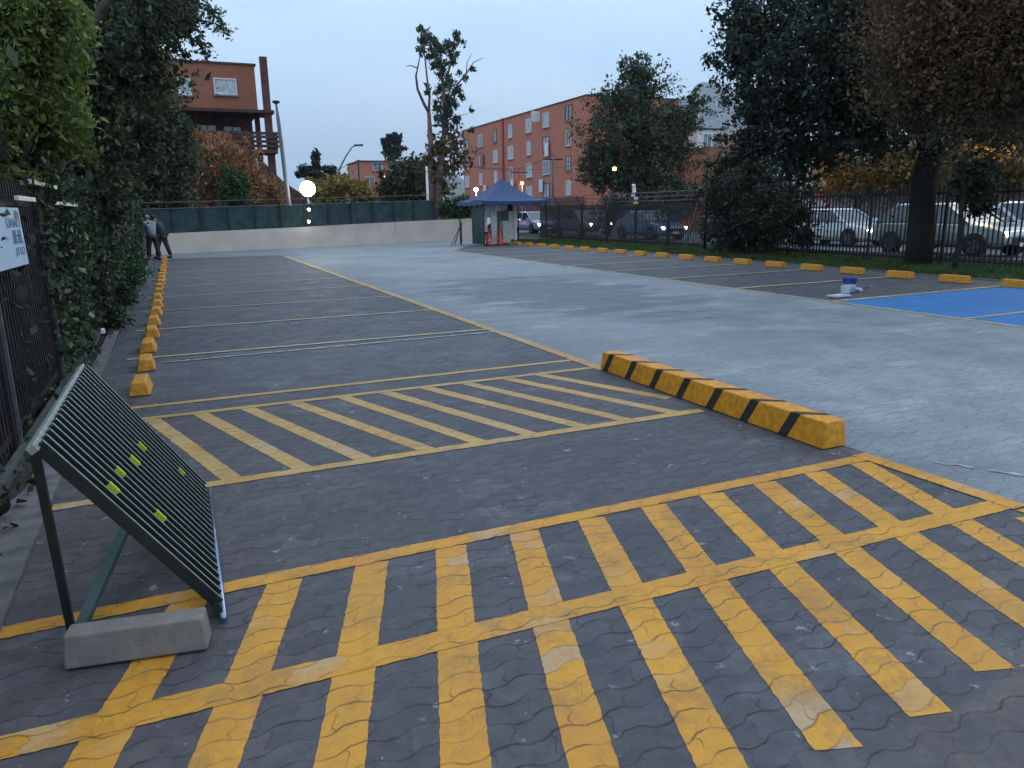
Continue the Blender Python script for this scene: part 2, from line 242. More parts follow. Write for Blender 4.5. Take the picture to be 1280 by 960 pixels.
# ------------------------------------------------------------------ builders
def tag(o, label=None, cat=None, group=None, kind=None):
    if label: o['label'] = label
    if cat: o['category'] = cat
    if group: o['group'] = group
    if kind: o['kind'] = kind
    return o
def empty(name, loc, label, cat, group=None, rz=0):
    o = bpy.data.objects.new(name, None); COL.objects.link(o); o.location = loc; o.rotation_euler = (0, 0, rz); o.empty_display_size = .2
    return tag(o, label, cat, group)
def copy_tree(o, parent=None):
    c = o.copy(); COL.objects.link(c); c.parent = parent
    for ch in list(o.children): copy_tree(ch, c)
    return c
class MB:
    def __init__(s): s.v = []; s.f = []; s.mi = []
    def add(s, vs, fs, mi=0):
        n = len(s.v); s.v += [tuple(v) for v in vs]; s.f += [tuple(i + n for i in f) for f in fs]; s.mi += [mi] * len(fs); return s
    def box(s, c, d, rz=0, rx=0, ry=0, mi=0, taper=None):
        R_ = Matrix.Rotation(rz, 3, 'Z') @ Matrix.Rotation(ry, 3, 'Y') @ Matrix.Rotation(rx, 3, 'X'); c = Vector(c); vs = []
        for z in (-1, 1):
            k = 1 if z < 0 or not taper else taper
            for x, y in ((-1, -1), (1, -1), (1, 1), (-1, 1)): vs.append(c + R_ @ Vector((x * d[0] / 2 * k, y * d[1] / 2 * k, z * d[2] / 2)))
        return s.add(vs, [(0, 3, 2, 1), (4, 5, 6, 7), (0, 1, 5, 4), (1, 2, 6, 5), (2, 3, 7, 6), (3, 0, 4, 7)], mi)
    def bar(s, p, q, w=.03, h=None, up=(0, 0, 1), mi=0):
        p, q = Vector(p), Vector(q); h = h or w; d = (q - p).normalized(); a = d.cross(Vector(up))
        if a.length < 1e-3: a = d.cross(Vector((1, 0, 0)))
        a.normalize(); b = a.cross(d); vs = []
        for e_ in (p, q):
            for i, j in ((-1, -1), (1, -1), (1, 1), (-1, 1)): vs.append(e_ + a * i * w / 2 + b * j * h / 2)
        return s.add(vs, [(0, 1, 2, 3), (7, 6, 5, 4), (0, 4, 5, 1), (1, 5, 6, 2), (2, 6, 7, 3), (3, 7, 4, 0)], mi)
    def tube(s, pts, r, n=8, mi=0, cap=True):
        pts = [Vector(p) for p in pts]; rs = r if isinstance(r, (list, tuple)) else [r] * len(pts); rings = []
        for i, p in enumerate(pts):
            d = (pts[min(i + 1, len(pts) - 1)] - pts[max(i - 1, 0)]).normalized(); a = d.cross(Vector((.13, .31, .94)))
            a.normalize(); b = d.cross(a)
            rings.append([p + (a * math.cos(2 * math.pi * k / n) + b * math.sin(2 * math.pi * k / n)) * rs[i] for k in range(n)])
        fs = [(i * n + k, i * n + (k + 1) % n, (i + 1) * n + (k + 1) % n, (i + 1) * n + k) for i in range(len(pts) - 1) for k in range(n)]
        if cap: fs += [tuple(range(n - 1, -1, -1)), tuple((len(pts) - 1) * n + k for k in range(n))]
        return s.add([v for r_ in rings for v in r_], fs, mi)
    def lathe(s, prof, c=(0, 0, 0), n=16, axis='Z', mi=0):
        vs = []
        for r, z in prof:
            for k in range(n):
                a = 2 * math.pi * k / n; x, y = r * math.cos(a), r * math.sin(a)
                vs.append((c[0] + x, c[1] + y, c[2] + z) if axis == 'Z' else (c[0] + x, c[1] + z, c[2] + y))
        fs = [(i * n + k, i * n + (k + 1) % n, (i + 1) * n + (k + 1) % n, (i + 1) * n + k) for i in range(len(prof) - 1) for k in range(n)]
        return s.add(vs, fs, mi)
    def sphere(s, c, r, n=10, sq=1, mi=0):
        return s.lathe([(max(1e-4, r * math.sin(math.pi * i / n)), -r * sq * math.cos(math.pi * i / n)) for i in range(n + 1)], c, n + 4, mi=mi)
    def build(s, name, mats, parent=None, world=True, smooth_=False, bevel=0, bseg=2):
        me = bpy.data.meshes.new(name); v = s.v
        if parent is not None and world:
            o_ = Vector(parent.location); q_ = parent.parent
            while q_ is not None: o_ = o_ + q_.location; q_ = q_.parent
            v = [(a[0] - o_[0], a[1] - o_[1], a[2] - o_[2]) for a in v]
        me.from_pydata(v, [], s.f); mats = mats if isinstance(mats, (list, tuple)) else [mats]
        for m_ in mats: me.materials.append(m_)
        if len(mats) > 1: me.polygons.foreach_set('material_index', s.mi)
        if smooth_: me.polygons.foreach_set('use_smooth', [True] * len(me.polygons))
        me.update(); o = bpy.data.objects.new(name, me); COL.objects.link(o); o.parent = parent
        if bevel:
            b = o.modifiers.new('bevel', 'BEVEL'); b.width = bevel; b.segments = bseg; b.limit_method = 'ANGLE'; b.angle_limit = rad(25)
        return o
def structure(name, mb, m, **k): return tag(mb.build(name, m, **k), kind='structure')
def quadmesh(name, V, nper, m, parent=None):
    me = bpy.data.meshes.new(name); nv = len(V); nf = nv // nper
    if parent is not None: V = V - np.array(parent.location)
    me.vertices.add(nv); me.vertices.foreach_set('co', V.astype(np.float32).ravel()); me.loops.add(nv); me.loops.foreach_set('vertex_index', np.arange(nv, dtype=np.int32))
    me.polygons.add(nf); me.polygons.foreach_set('loop_start', np.arange(0, nv, nper, dtype=np.int32)); me.polygons.foreach_set('loop_total', np.full(nf, nper, dtype=np.int32))
    me.materials.append(m); me.update(calc_edges=True); me.validate(); o = bpy.data.objects.new(name, me); COL.objects.link(o); o.parent = parent; return o
def leafverts(C, size, rng, asp=.5, droop=0):
    n = len(C); a = rng.normal(size=(n, 3)); a[:, 2] -= droop; a /= np.linalg.norm(a, axis=1)[:, None]
    b = np.cross(a, rng.normal(size=(n, 3))); b /= np.linalg.norm(b, axis=1)[:, None]; s_ = size * rng.lognormal(0, .38, (n, 1)).clip(.4, 2.1); nn = np.cross(a, b)
    V = np.stack([C - a * s_ * .5, C + b * s_ * asp * .5 - a * s_ * .05 + nn * s_ * .06, C + a * s_ * .5, C - b * s_ * asp * .5 - a * s_ * .05 + nn * s_ * .06], 1)
    return V.reshape(-1, 3)
def crownpts(blobs, n, seed, clump=14, spread=.16, hollow=.5, gaps=0):
    rng = np.random.default_rng(seed); w_ = np.array([b[3] * b[4] * b[5] if len(b) > 5 else b[3] ** 3 for b in blobs]) ** (.75); w_ /= w_.sum(); out_ = []
    for b, ww in zip(blobs, w_):
        r = np.array(b[3:6]) if len(b) > 5 else np.array([b[3]] * 3); k = max(3, int(n * ww / clump))
        d = rng.normal(size=(k, 3)); d /= np.linalg.norm(d, axis=1)[:, None]
        lob = 1 + .28 * np.sin(d[:, 0] * 5 + seed + b[0]) * np.cos(d[:, 1] * 6 + seed * 2) + .22 * np.sin(d[:, 2] * 9 + d[:, 0] * 7 + b[2]) + .16 * np.sin(d[:, 0] * 17 + d[:, 2] * 13 + b[1])
        rr = (hollow + (1 - hollow) * rng.uniform(0, 1, k) ** .6) * lob * rng.uniform(.8, 1.12, k)
        c = np.array(b[:3]) + d * rr[:, None] * r
        if gaps:
            q = c / max(.35, r.mean() * .33); g_ = np.sin(q[:, 0] * 1.9 + q[:, 2] * 1.1 + seed) + np.sin(q[:, 1] * 2.1 - q[:, 2] * 1.7) + np.sin(q[:, 2] * 2.3 + q[:, 0] * .7)
            c = c[g_ > -gaps]; k = len(c)
        m_ = clump; p = np.repeat(c, m_, 0) + rng.normal(size=(k * m_, 3)) * (r.mean() * spread) * np.repeat(rng.uniform(.5, 1.3, (k, 1)), m_, 0)
        out_.append(p)
    return np.concatenate(out_), rng
def crown(name, blobs, n, size, m, parent, seed, **k):
    asp = k.pop('asp', .55); droop = k.pop('droop', 0); P_, rng = crownpts(blobs, n, seed, **k)
    P_ = P_[P_[:, 2] > .05]; return quadmesh(name, leafverts(P_, size, rng, asp, droop), 4, m, parent)
def limb(mb, p, q, r0, r1, seed, seg=6, wob=.08):
    rnd = random.Random(seed); p, q = Vector(p), Vector(q); L_ = (q - p).length; pts = [p.lerp(q, i / seg) + (Vector((rnd.uniform(-1, 1), rnd.uniform(-1, 1), rnd.uniform(-.4, .4))) * wob * L_ * .5 if 0 < i < seg else Vector()) for i in range(seg + 1)]
    mb.tube(pts, [r0 + (r1 - r0) * i / seg for i in range(seg + 1)], 8); return pts
def B(px, py, Y, rpx, ky=1.0, kz=1.0):
    p = at(px, py, Y); r = rpx * depth(p) / FPX; return (p.x, p.y, p.z, r, r * ky, r * kz)
def tree(name, base, blobs, n, size, lm, bm, label, cat='tree', r=.2, seed=1, group=None, fork=None, **k):
    root = empty(name, base, label, cat, group); mb = MB(); base = Vector(base)
    cz = min(b[2] for b in blobs); c0 = Vector((sum(b[0] for b in blobs) / len(blobs), sum(b[1] for b in blobs) / len(blobs), cz))
    f = Vector(fork) if fork else base.lerp(c0, .6); limb(mb, base - Vector((0, 0, .05)), f, r, r * .75, seed, wob=.05)
    for i, b in enumerate(blobs):
        q = Vector(b[:3]); pts = limb(mb, f, q, r * .55, r * .1, seed + i, wob=.14)
        for j in range(3):
            s_ = pts[3 + j % 3]; dd = Vector((random.uniform(-1, 1), random.uniform(-1, 1), random.uniform(-.2, 1))) * b[3] * .8; limb(mb, s_, s_ + dd, r * .14, r * .03, seed + j * 7 + i, 4)
    mb.build('trunk', bm, root, smooth_=True); crown('crown', blobs, n, size, lm, root, seed, **k); return root

# ------------------------------------------------------------------ ground, lot, street
def sheet(x0, x1, y0, y1, z, nx=1, ny=1):
    mb = MB(); vs = [(x0 + (x1 - x0) * i / nx, y0 + (y1 - y0) * j / ny, z) for j in range(ny + 1) for i in range(nx + 1)]
    return mb.add(vs, [(j * (nx + 1) + i, j * (nx + 1) + i + 1, (j + 1) * (nx + 1) + i + 1, (j + 1) * (nx + 1) + i) for j in range(ny) for i in range(nx)])
structure('ground', sheet(-6000, 6000, -3000, 9000, -.03), M['soil'])
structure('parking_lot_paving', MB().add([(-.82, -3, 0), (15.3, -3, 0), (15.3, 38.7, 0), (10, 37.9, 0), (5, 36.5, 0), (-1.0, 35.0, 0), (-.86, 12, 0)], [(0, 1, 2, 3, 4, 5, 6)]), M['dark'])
def jig(pts, step=.05, amp=.006, seed=0):
    rnd = random.Random(seed); o_ = []
    for i in range(len(pts)):
        a, b = Vector(pts[i]), Vector(pts[(i + 1) % len(pts)]); L_ = (b - a).length; n = max(1, min(400, int(L_ / step))); nrm = Vector((-(b - a).y, (b - a).x)).normalized() if L_ else Vector((0, 0))
        for k in range(n):
            p = a.lerp(b, k / n) + (nrm * rnd.uniform(-amp, amp) if k else Vector((0, 0))); o_.append(p)
    return o_
aisle = [(4.02, -3), (9.96, -3), (9.96, 7), (9.97, 15), (10.1, 24), (10.25, 29.0), (11.2, 30.6), (12.4, 33.0), (14.6, 34.2), (15.2, 38.6), (10, 37.85), (5, 36.45), (-.78, 34.95), (-.6, 31.2), (3.6, 30.6), (3.70, 30), (3.78, 20), (3.82, 12), (3.86, 6.5), (3.9, 5), (4.0, 3.3)]
ja = jig(aisle, .25, .03, 3)
structure('driveway', MB().add([(p.x, p.y, .003) for p in ja], [tuple(range(len(ja)))]), M['aisle'])
def strip(mb, p, q, w, z, amp=.0028, seed=0, step=.02):
    p, q = Vector(p), Vector(q); d = (q - p); L_ = d.length; d.normalize(); nrm = Vector((-d.y, d.x)); n = max(2, min(500, int(L_ / step))); rnd = random.Random(seed); vs = []
    lo = 0
    for i in range(n + 1):
        c = p + d * (L_ * i / n); lo = lo * .9 + rnd.uniform(-1, 1) * .0004
        for s_ in (-1, 1):
            o_ = c + nrm * (s_ * (w / 2 + rnd.uniform(-amp, amp)) + lo) + (d * rnd.uniform(-amp, amp) * 2 if i in (0, n) else Vector((0, 0))); vs.append((o_.x, o_.y, z))
    mb.add(vs, [(2 * i, 2 * i + 1, 2 * i + 3, 2 * i + 2)[::-1] for i in range(n)])
# near hatching
def smark(name, segs, m, z, **k):
    mb = MB()
    for i, s_ in enumerate(segs): strip(mb, s_[0], s_[1], s_[2], z, seed=i + len(name), **k)
    return structure(name, mb, m)
bars = []
for i in range(-3, 13):
    x = 1.05 + .392 * i
    def bx_(y, x=x): return (x - .32 * (3.14 - y), y)
    y_end = max(1.37, 1.36 + .33 * max(0, x - .55 - 2.3)) + random.uniform(-.015, .03) if x > 2.0 else .9
    y_top = 3.2
    if x > 3.8: y_top = 2.95 - (x - 3.85) * 2.2
    if y_top > y_end: bars.append((bx_(y_top), bx_(y_end), .15))
smark('hatch_stripes_near', bars, M['yellow'], .002)
smark('hatch_border_near', [((-.84, 3.24), (3.98, 3.25), .10), ((-.9, 2.47), (3.98, 2.37), .125)], M['yellow'], .004)
smark('hatch_edge_line', [((3.93, 3.32), (3.97, 2.3), .12), ((3.97, 2.28), (4.0, .5), .12)], M['yellow'], .006)
mids = [((-.72, 6.5), (-.26, 4.66)), ((-.34, 6.5), (.17, 4.66)), ((.02, 6.5), (.6, 4.66)), ((.39, 6.5), (1.0, 4.66)), ((.78, 6.5), (1.44, 4.66)), ((1.2, 6.5), (1.82, 4.66)), ((1.58, 6.5), (2.23, 4.66)), ((1.96, 6.5), (2.66, 4.66)), ((2.36, 6.5), (3.05, 4.66)), ((2.78, 6.5), (3.5, 4.66)), ((3.14, 6.5), (3.72, 5.1))]
smark('hatch_stripes_middle', [(a, b, .115) for a, b in mids], M['yworn'], .002, step=.06)
smark('hatch_border_middle', [((-.6, 6.5), (3.8, 6.5), .085), ((-.80, 4.65), (3.72, 4.66), .10), ((-.5, 6.93), (3.76, 6.95), .085)], M['yworn'], .004, step=.06)
smark('bay_edge_line', [((3.83, 6.35), (3.8, 14), .13), ((3.8, 14), (3.73, 30.2), .13)], M['yworn'], .006, step=.1)
smark('bay_lines_left', [((-.66, 9.39 + 2.36 * i), (3.76, 9.37 + 2.36 * i), .075) for i in range(9)], M['pale'], .008, step=.12)
smark('dust_lines', [((-.3, 9.0), (3.9, 9.12), .05), ((4.2, 3.0), (4.6, 2.4), .02)], M['dust'], .008, step=.04, amp=.02)
smark('aisle_edge_line_right', [((9.9, 3), (10.0, 14), .10), ((10.0, 14), (10.25, 30), .10)], M['pale'], .008, step=.2)
smark('bay_lines_right', [((10.0, 9.2 + 2.44 * i), (14.7, 9.3 + 2.44 * i), .12) for i in range(9)] + [((9.98, 6.85), (14.7, 6.95), .09), ((9.98, 4.5), (14.7, 4.6), .09)], M['pale'], .012, step=.2)
structure('blue_bays', sheet(9.96, 14.9, 2.2, 9.2, .006, 1, 1), M['blue'])
# kerb strip and planting bed on the left
kp = MB(); ys = [-3, 0, 2, 3.2, 4.2, 5, 6, 7.5, 9, 11, 13, 16, 20, 26, 31, 35]
for a, b in zip(ys[:-1], ys[1:]):
    f = lambda y: -.80 - .0085 * max(0, min(y, 13) - 3)
    ww = lambda y: .34 if y < 5 else (.16 if y < 8 else .12)
    kp.add([(f(a) - ww(a), a, .03), (f(a), a, .02), (f(b), b, .02), (f(b) - ww(b), b, .03), (f(a), a, -.01), (f(b), b, -.01), (f(a) - ww(a), a, -.02), (f(b) - ww(b), b, -.02)], [(0, 1, 2, 3), (1, 4, 5, 2), (0, 3, 7, 6)])
structure('kerb', kp, M['conc'])
kr = MB(); kr.box((15.37, 18, -.005), (.12, 42, .05)); structure('verge_kerb', kr, M['conc'])
structure('grass_verge', sheet(15.43, 19.6, -3, 37, .01), M['verge'])
structure('street', sheet(19.72, 30, -20, 140, .0), M['asphalt'])
structure('street_kerb', MB().box((19.66, 60, .05), (.12, 160, .16)), M['conc'])
structure('cross_street', MB().add([(-40, 46, .004), (19.6, 46, .004), (19.6, 54, .004), (-40, 52, .004)], [(0, 1, 2, 3)]), M['asphalt'])
structure('far_pavement', MB().box((31.2, 60, .04), (2.4, 160, .13)), M['conc'])
# verge grass blades
rng = np.random.default_rng(4); n = 52000; C = np.stack([rng.uniform(15.45, 19.5, n), rng.uniform(4, 37, n) ** 1.0, np.full(n, .01)], 1)
a = rng.uniform(0, 6.28, n); hgt = rng.uniform(.04, .12, n); dv = np.stack([np.cos(a), np.sin(a), np.zeros(n)], 1) * .009
V = np.stack([C - dv, C + dv, C + np.stack([rng.normal(0, .025, n), rng.normal(0, .025, n), hgt], 1)], 1).reshape(-1, 3)
tag(quadmesh('grass', V, 3, L['grass']), kind='stuff')
n = 9000; C = np.stack([rng.uniform(-2.2, -.93, n), rng.uniform(3.4, 34, n), rng.uniform(0, .10, n)], 1)
tag(quadmesh('ground_cover', leafverts(C, .06, rng), 4, L['ivy']), kind='stuff')
# hazy hills on the horizon
for (pa, hpx) in (((760, 1080), [(760, 215), (800, 165), (845, 125), (880, 97), (905, 103), (950, 140), (1010, 170), (1080, 215)]), ((380, 730), [(380, 235), (440, 225), (500, 205), (522, 193), (548, 208), (600, 225), (660, 228), (730, 235)])):
    fine = []
    for (ax0, ay0), (ax1, ay1) in zip(hpx[:-1], hpx[1:]):
        for k in range(6):
            f_ = k / 6; g2 = f_ * f_ * (3 - 2 * f_); fine.append((ax0 + (ax1 - ax0) * f_, ay0 + (ay1 - ay0) * g2 + 1.3 * math.sin(ax0 * .3 + k * 2.1) + 5))
    mb = MB(); top = [at(px, py, 3200) for px, py in fine]; vs = []
    for p in top: vs += [(p.x, p.y, p.z), (p.x * .94, p.y - 500, p.z * .45), (p.x * .9, p.y - 1000, -1), (p.x * 1.1, p.y + 900, -1)]
    fs = []
    for i in range(len(top) - 1):
        for a_, b_ in ((0, 1), (1, 2), (3, 0)): fs.append((4 * i + a_, 4 * i + b_, 4 * i + 4 + b_, 4 * i + 4 + a_))
    structure('hills', mb.add(vs, fs), M['hill'])
# ------------------------------------------------------------------ wheel stops
ORD = 'first second third fourth fifth sixth seventh eighth ninth tenth eleventh twelfth thirteenth fourteenth fifteenth sixteenth seventeenth eighteenth nineteenth twentieth'.split()
def wheel_stop(x, y, side, k, src=None, L_=.5):
    if src is None:
        mb = MB(); wb, wt, h_ = (.095, .058, .125) if L_ < .6 else (.09, .065, .145)
        mb.add([(-wb, -L_ / 2, 0), (wb, -L_ / 2, 0), (wb, L_ / 2, 0), (-wb, L_ / 2, 0), (-wt, -L_ / 2 + .02, h_), (wt, -L_ / 2 + .02, h_), (wt, L_ / 2 - .02, h_), (-wt, L_ / 2 - .02, h_)], [(0, 3, 2, 1), (4, 5, 6, 7), (0, 1, 5, 4), (1, 2, 6, 5), (2, 3, 7, 6), (3, 0, 4, 7)])
        o = mb.build('wheel_stop', M['stop'], bevel=.012)
    else: o = src.copy(); COL.objects.link(o)
    o.location = (x, y, .004); o.rotation_euler = (0, 0, random.uniform(-.035, .035))
    tag(o, '%s yellow concrete wheel stop from the near end of the %s row' % (ORD[k], side), 'wheel stop', 'yellow wheel stops in the %s row' % side); return o
ws = None
for k in range(20): o = wheel_stop(-.435 + random.uniform(-.012, .012), 7.58 + 1.19 * k, 'left', k, ws, .44); ws = ws or o
wr_ = None
for k in range(20): o = wheel_stop(14.42 + random.uniform(-.02, .02), 8.98 + 1.27 * k, 'right', k, wr_, .62); wr_ = wr_ or o
# striped barrier
bar_ = empty('striped_kerb_barrier', (3.98, 4.9, 0), 'long yellow concrete kerb block with black diagonal stripes beside the driveway', 'kerb barrier')
y0, y1, xa, xb = 3.48, 6.38, 3.79, 4.0
def bsec(y, e_=0): return [(xa, y, .004), (xb, y, .004), (xb - .02, y, .19), (xa + .02, y, .19)]
mb = MB(); q0, q1 = bsec(y0), bsec(y1)
q0[2] = (q0[2][0], y0 + .01, .19); q0[3] = (q0[3][0], y0 + .01, .19); q1[2] = (q1[2][0], y1 - .01, .19); q1[3] = (q1[3][0], y1 - .01, .19)
mb.add(q0 + q1, [(0, 1, 2, 3), (7, 6, 5, 4), (0, 4, 5, 1), (1, 5, 6, 2), (2, 6, 7, 3), (3, 7, 4, 0)]); mb.build('concrete_beam', M['stop'], bar_, bevel=.01)
for k in range(8):
    yb = y0 + .33 + .405 * k
    if yb > y1 - .1: break
    sk, ww = .095, .085; mb = MB()
    a1 = [(xa - .003, yb, .006), (xa - .003, yb + ww, .006), (xa + .017, yb + ww - sk, .189), (xa + .017, yb - sk, .189)]
    mb.add(a1, [(0, 1, 2, 3)]); zt = .1925
    mb.add([(xa + .019, yb - sk, zt), (xa + .019, yb + ww - sk, zt), (xb - .02, yb + ww * .75 - sk - .12, zt), (xb - .02, yb + .01 - sk - .12, zt)], [(3, 2, 1, 0)])
    mb.build('black_stripe', M['blk'], bar_)
# ------------------------------------------------------------------ leaning picket panel
A_, B_, C_, D_ = Vector((-.52, 4.42, .83)), Vector((-.51, 2.81, .85)), Vector((-.01, 2.96, .06)), Vector((-.02, 4.57, .04))
gate = empty('fence_panel', (-.3, 3.7, 0), 'dark green steel picket panel propped at a slant with yellow tape patches', 'fence panel')
nv_ = (C_ - B_).cross(A_ - B_).normalized(); nv_ = nv_ if nv_.x > 0 else -nv_
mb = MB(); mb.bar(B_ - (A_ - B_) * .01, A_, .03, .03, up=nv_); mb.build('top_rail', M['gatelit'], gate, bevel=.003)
mb = MB(); mb.bar(C_, D_, .04, .03, up=nv_); mb.build('bottom_rail', M['gate'], gate)
nb = 20; du = (A_ - B_).normalized()
for i in range(nb):
    f = (i + .35) / nb; p = B_.lerp(A_, f) + nv_ * .012; q = C_.lerp(D_, f) + nv_ * .012
    mb = MB(); mb.bar(p, q, .017, .046, up=nv_); mb.mi[4] = 1; mb.build('picket', [M['gate'], M['gatelit']], gate, bevel=.002, bseg=1)  # front face takes the paler, lit copy of the gate steel
for i, s_, ln in ((13, .43, .055), (9, .395, .06), (16, .745, .05), (5, .33, .05), (2, .31, .055), (4, .58, .06)):
    f = (i + .35) / nb; p = B_.lerp(A_, f) + nv_ * .012; q = C_.lerp(D_, f) + nv_ * .012; a_ = p.lerp(q, s_); b_ = p.lerp(q, s_ + ln)
    mb = MB(); mb.bar(a_, b_, .021, .05, up=nv_); mb.build('yellow_tape', M['tape'], gate)
foot = Vector((-.53, 3.06, .01))
MB().bar(B_ + Vector((0, .02, 0)), foot, .028, .028, up=(0, 1, 0)).build('leg', M['gate'], gate)
MB().bar(foot + Vector((.03, .03, .03)), C_.lerp(D_, .62) + Vector((-.25, 0, .25)), .04, .03, up=(0, 0, 1)).build('brace', M['brace'], gate)
tag(MB().tube([(.012, 2.93, .022), (.022, 4.52, .022)], .013, 10).build('metal_tube', M['tube'], smooth_=True), 'thin bluish galvanised tube lying along the foot of the picket panel', 'metal tube')
# concrete block
mb = MB(); p0, p1, p2 = Vector((-.535, 2.83)), Vector((-.055, 2.745)), Vector((0, 0)); d_ = (p1 - p0).normalized(); nn = Vector((-d_.y, d_.x))
def rect(z, i1, i2): return [tuple((*(p0 + d_ * i1 + nn * i2), z)), tuple((*(p1 - d_ * i1 + nn * i2), z)), tuple((*(p1 - d_ * i1 + nn * (.115 - i2)), z)), tuple((*(p0 + d_ * i1 + nn * (.115 - i2)), z))]
mb.add(rect(.009, 0, 0) + rect(.138, .008, .012), [(0, 3, 2, 1), (4, 5, 6, 7), (0, 1, 5, 4), (1, 2, 6, 5), (2, 3, 7, 6), (3, 0, 4, 7)])
blo = mb.build('concrete_block', M['block'], bevel=.01, bseg=3); tag(blo, 'unpainted grey concrete block holding down the legs of the picket panel', 'concrete block')
# ------------------------------------------------------------------ fences
def fence_run(name, p0, p1, step, h_, label, pm, spacing=.11, pw=.025, arms=False, mesh=False, curl=0):
    p0, p1 = Vector(p0), Vector(p1); L_ = (p1 - p0).length; n = max(1, round(L_ / step)); d = (p1 - p0) / n; root = empty(name, p0, label, 'fence')
    dn = d.normalized(); pr_ = MB()
    m_ = int(d.length / spacing)
    for k in range(1, m_):
        q = dn * (d.length * k / m_); pr_.box((q.x, q.y, h_ / 2 + .05), (pw, pw, h_ - .1), rz=math.atan2(d.y, d.x))
    proto = pr_.build('picket_row', pm, root, world=False); rl = []
    for z in (.16, h_ - .18):
        mb = MB(); mb.bar((0, 0, z), (d.x, d.y, z), .03, .045); rl.append(mb.build('rail', pm, root, world=False))
    mb = MB(); mb.box((0, 0, (h_ + .1) / 2), (.065, .065, h_ + .1)); po = mb.build('post', pm, root, world=False)
    for i in range(n):
        for s_ in [proto] + rl + [po]:
            if i == 0: c = s_
            else: c = s_.copy(); COL.objects.link(c); c.parent = root
            c.location = d * i
    return root, n, d
fl, nL, dL = fence_run('metal_fence', (-1.16, 1.2, 0), (-1.22, 33.5, 0), 2.31, 1.9, 'long dark metal picket fence overgrown with ivy along the left edge', M['fencer'], .10, .03)
for i in range(nL):
    if i in (2, 3, 4):
        mb = MB(); p = Vector((-1.12, 1.2 + 2.31 * i, 0)); mb.bar(p + Vector((.0, .03, .02)), p + Vector((0, .05, 1.9)), .022, .022, up=(1, 0, 0)); mb.build('post_highlight', M['rail'], fl)  # thin grey bar laid on the post as its painted highlight
MB().bar((-1.10, 2, .05), (-1.13, 33, .05), .05, .07).build('base_rail', M['rail'], fl)
for y_, z_, l_ in ((7.6, 1.9, 1.6), (8.6, 1.74, 2.6), (6.9, 1.75, .8)):
    MB().bar((-1.08, y_, z_), (-1.08, y_ + l_, z_), .03, .035).build('pale_rail', M['white'], fl)
fr, nR, dR = fence_run('metal_fence', (17.7, 1.5, 0), (18.35, 22.7, 0), 2.4, 2.0, 'black metal picket fence on the grass verge in front of the street traffic', M['fence'], .125, .03)
ff, nF, dF = fence_run('metal_fence', (18.1, 22.9, 0), (18.2, 37.2, 0), 2.4, 1.75, 'far dark picket fence with slanted wire arms, right of the blue canopy', M['fence'], .10, .03)
for i in range(nF + 1):
    p = Vector((18.1, 22.9, 0)) + dF * i; MB().bar(p + Vector((0, 0, 1.7)), p + Vector((-.35, 0, 2.2)), .04).build('outrigger_arm', M['fence'], ff)
for k in range(3):
    o_ = Vector((-.12 - .115 * k, 0, 1.85 + .165 * k)); MB().bar(Vector((18.1, 22.9, 0)) + o_, Vector((18.2, 37.2, 0)) + o_, .028).build('wire_rail', M['rail'], ff)
for y_ in (24.0, 30.5):
    MB().bar((17.98, y_, 0), (17.98, y_ - .9, 2.1), .045).build('diagonal_brace', M['rail'], ff)
tag(MB().tube([(17.95, 22.75, 0), (17.95, 22.75, 3.75)], [.045, .035]).build('pole', M['blackm'], smooth_=True), 'tall thin black pole standing at the joint of the right fences', 'pole')
# small cloth on the fence
rg = MB(); p = atx(793, 240, 17.9)
for k in range(5): rg.sphere((p.x + random.uniform(-.04, .04), p.y + random.uniform(-.1, .1), p.z + .25 - .13 * k), .085, 6)
tag(rg.build('cloth_bundle', M['white'], smooth_=True), 'crumpled white cloth tied over the top of the far fence', 'cloth')
p = atx(795, 254, 17.9); tag(MB().sphere(p, .1, 7, .6).build('reflective_vest', M['tape'], smooth_=True), 'yellow-green cloth caught on the far fence just below the white cloth', 'cloth')
# back wall + net fence
wp = [(-.95, 34.9), (5.2, 36.35), (10.4, 37.8), (15.3, 38.6)]
root = empty('boundary_wall', (wp[0][0], wp[0][1], 0), 'low beige rendered wall closing the far end of the lot', 'wall')
for (a, b), (za, zb) in zip(zip(wp[:-1], wp[1:]), ((.84, .95), (.95, 1.08), (1.08, 1.16))):
    a, b = Vector(a), Vector(b); nn = Vector((-(b - a).y, (b - a).x)).normalized() * .16
    mb = MB(); mb.add([(a.x, a.y, 0), (b.x, b.y, 0), (b.x, b.y, zb), (a.x, a.y, za), (a.x + nn.x, a.y + nn.y, 0), (b.x + nn.x, b.y + nn.y, 0), (b.x + nn.x, b.y + nn.y, zb), (a.x + nn.x, a.y + nn.y, za)], [(0, 1, 2, 3), (3, 2, 6, 7), (5, 4, 7, 6), (1, 5, 6, 2), (4, 0, 3, 7)]); mb.build('wall_section', M['beige'], root)
nf = empty('net_fence', (-.95, 35.05, 0), 'dark green netted fence standing on top of the low beige wall', 'fence')
a, b = Vector((-1.2, 35.02)), Vector((12.55, 38.4)); segs = 60; mb = MB(); rnd = random.Random(3)
vs = []
for i in range(segs + 1):
    p = a.lerp(b, i / segs); zt = 1.83 + .28 * i / segs + .025 * math.sin(i * 1.3); zb = .80 + .27 * i / segs + rnd.uniform(-.03, .03); off = .03 * math.sin(i * .9)
    vs += [(p.x, p.y + off, zb), (p.x, p.y - off, zt), (p.x, p.y + off + .012, zb), (p.x, p.y - off + .012, zt)]
mb.add(vs, [(4 * i, 4 * i + 4, 4 * i + 5, 4 * i + 1) for i in range(segs)] + [(4 * i + 2, 4 * i + 3, 4 * i + 7, 4 * i + 6) for i in range(segs)] + [(4 * i + 1, 4 * i + 5, 4 * i + 7, 4 * i + 3) for i in range(segs)]); mb.build('netting', M['netd'], nf)
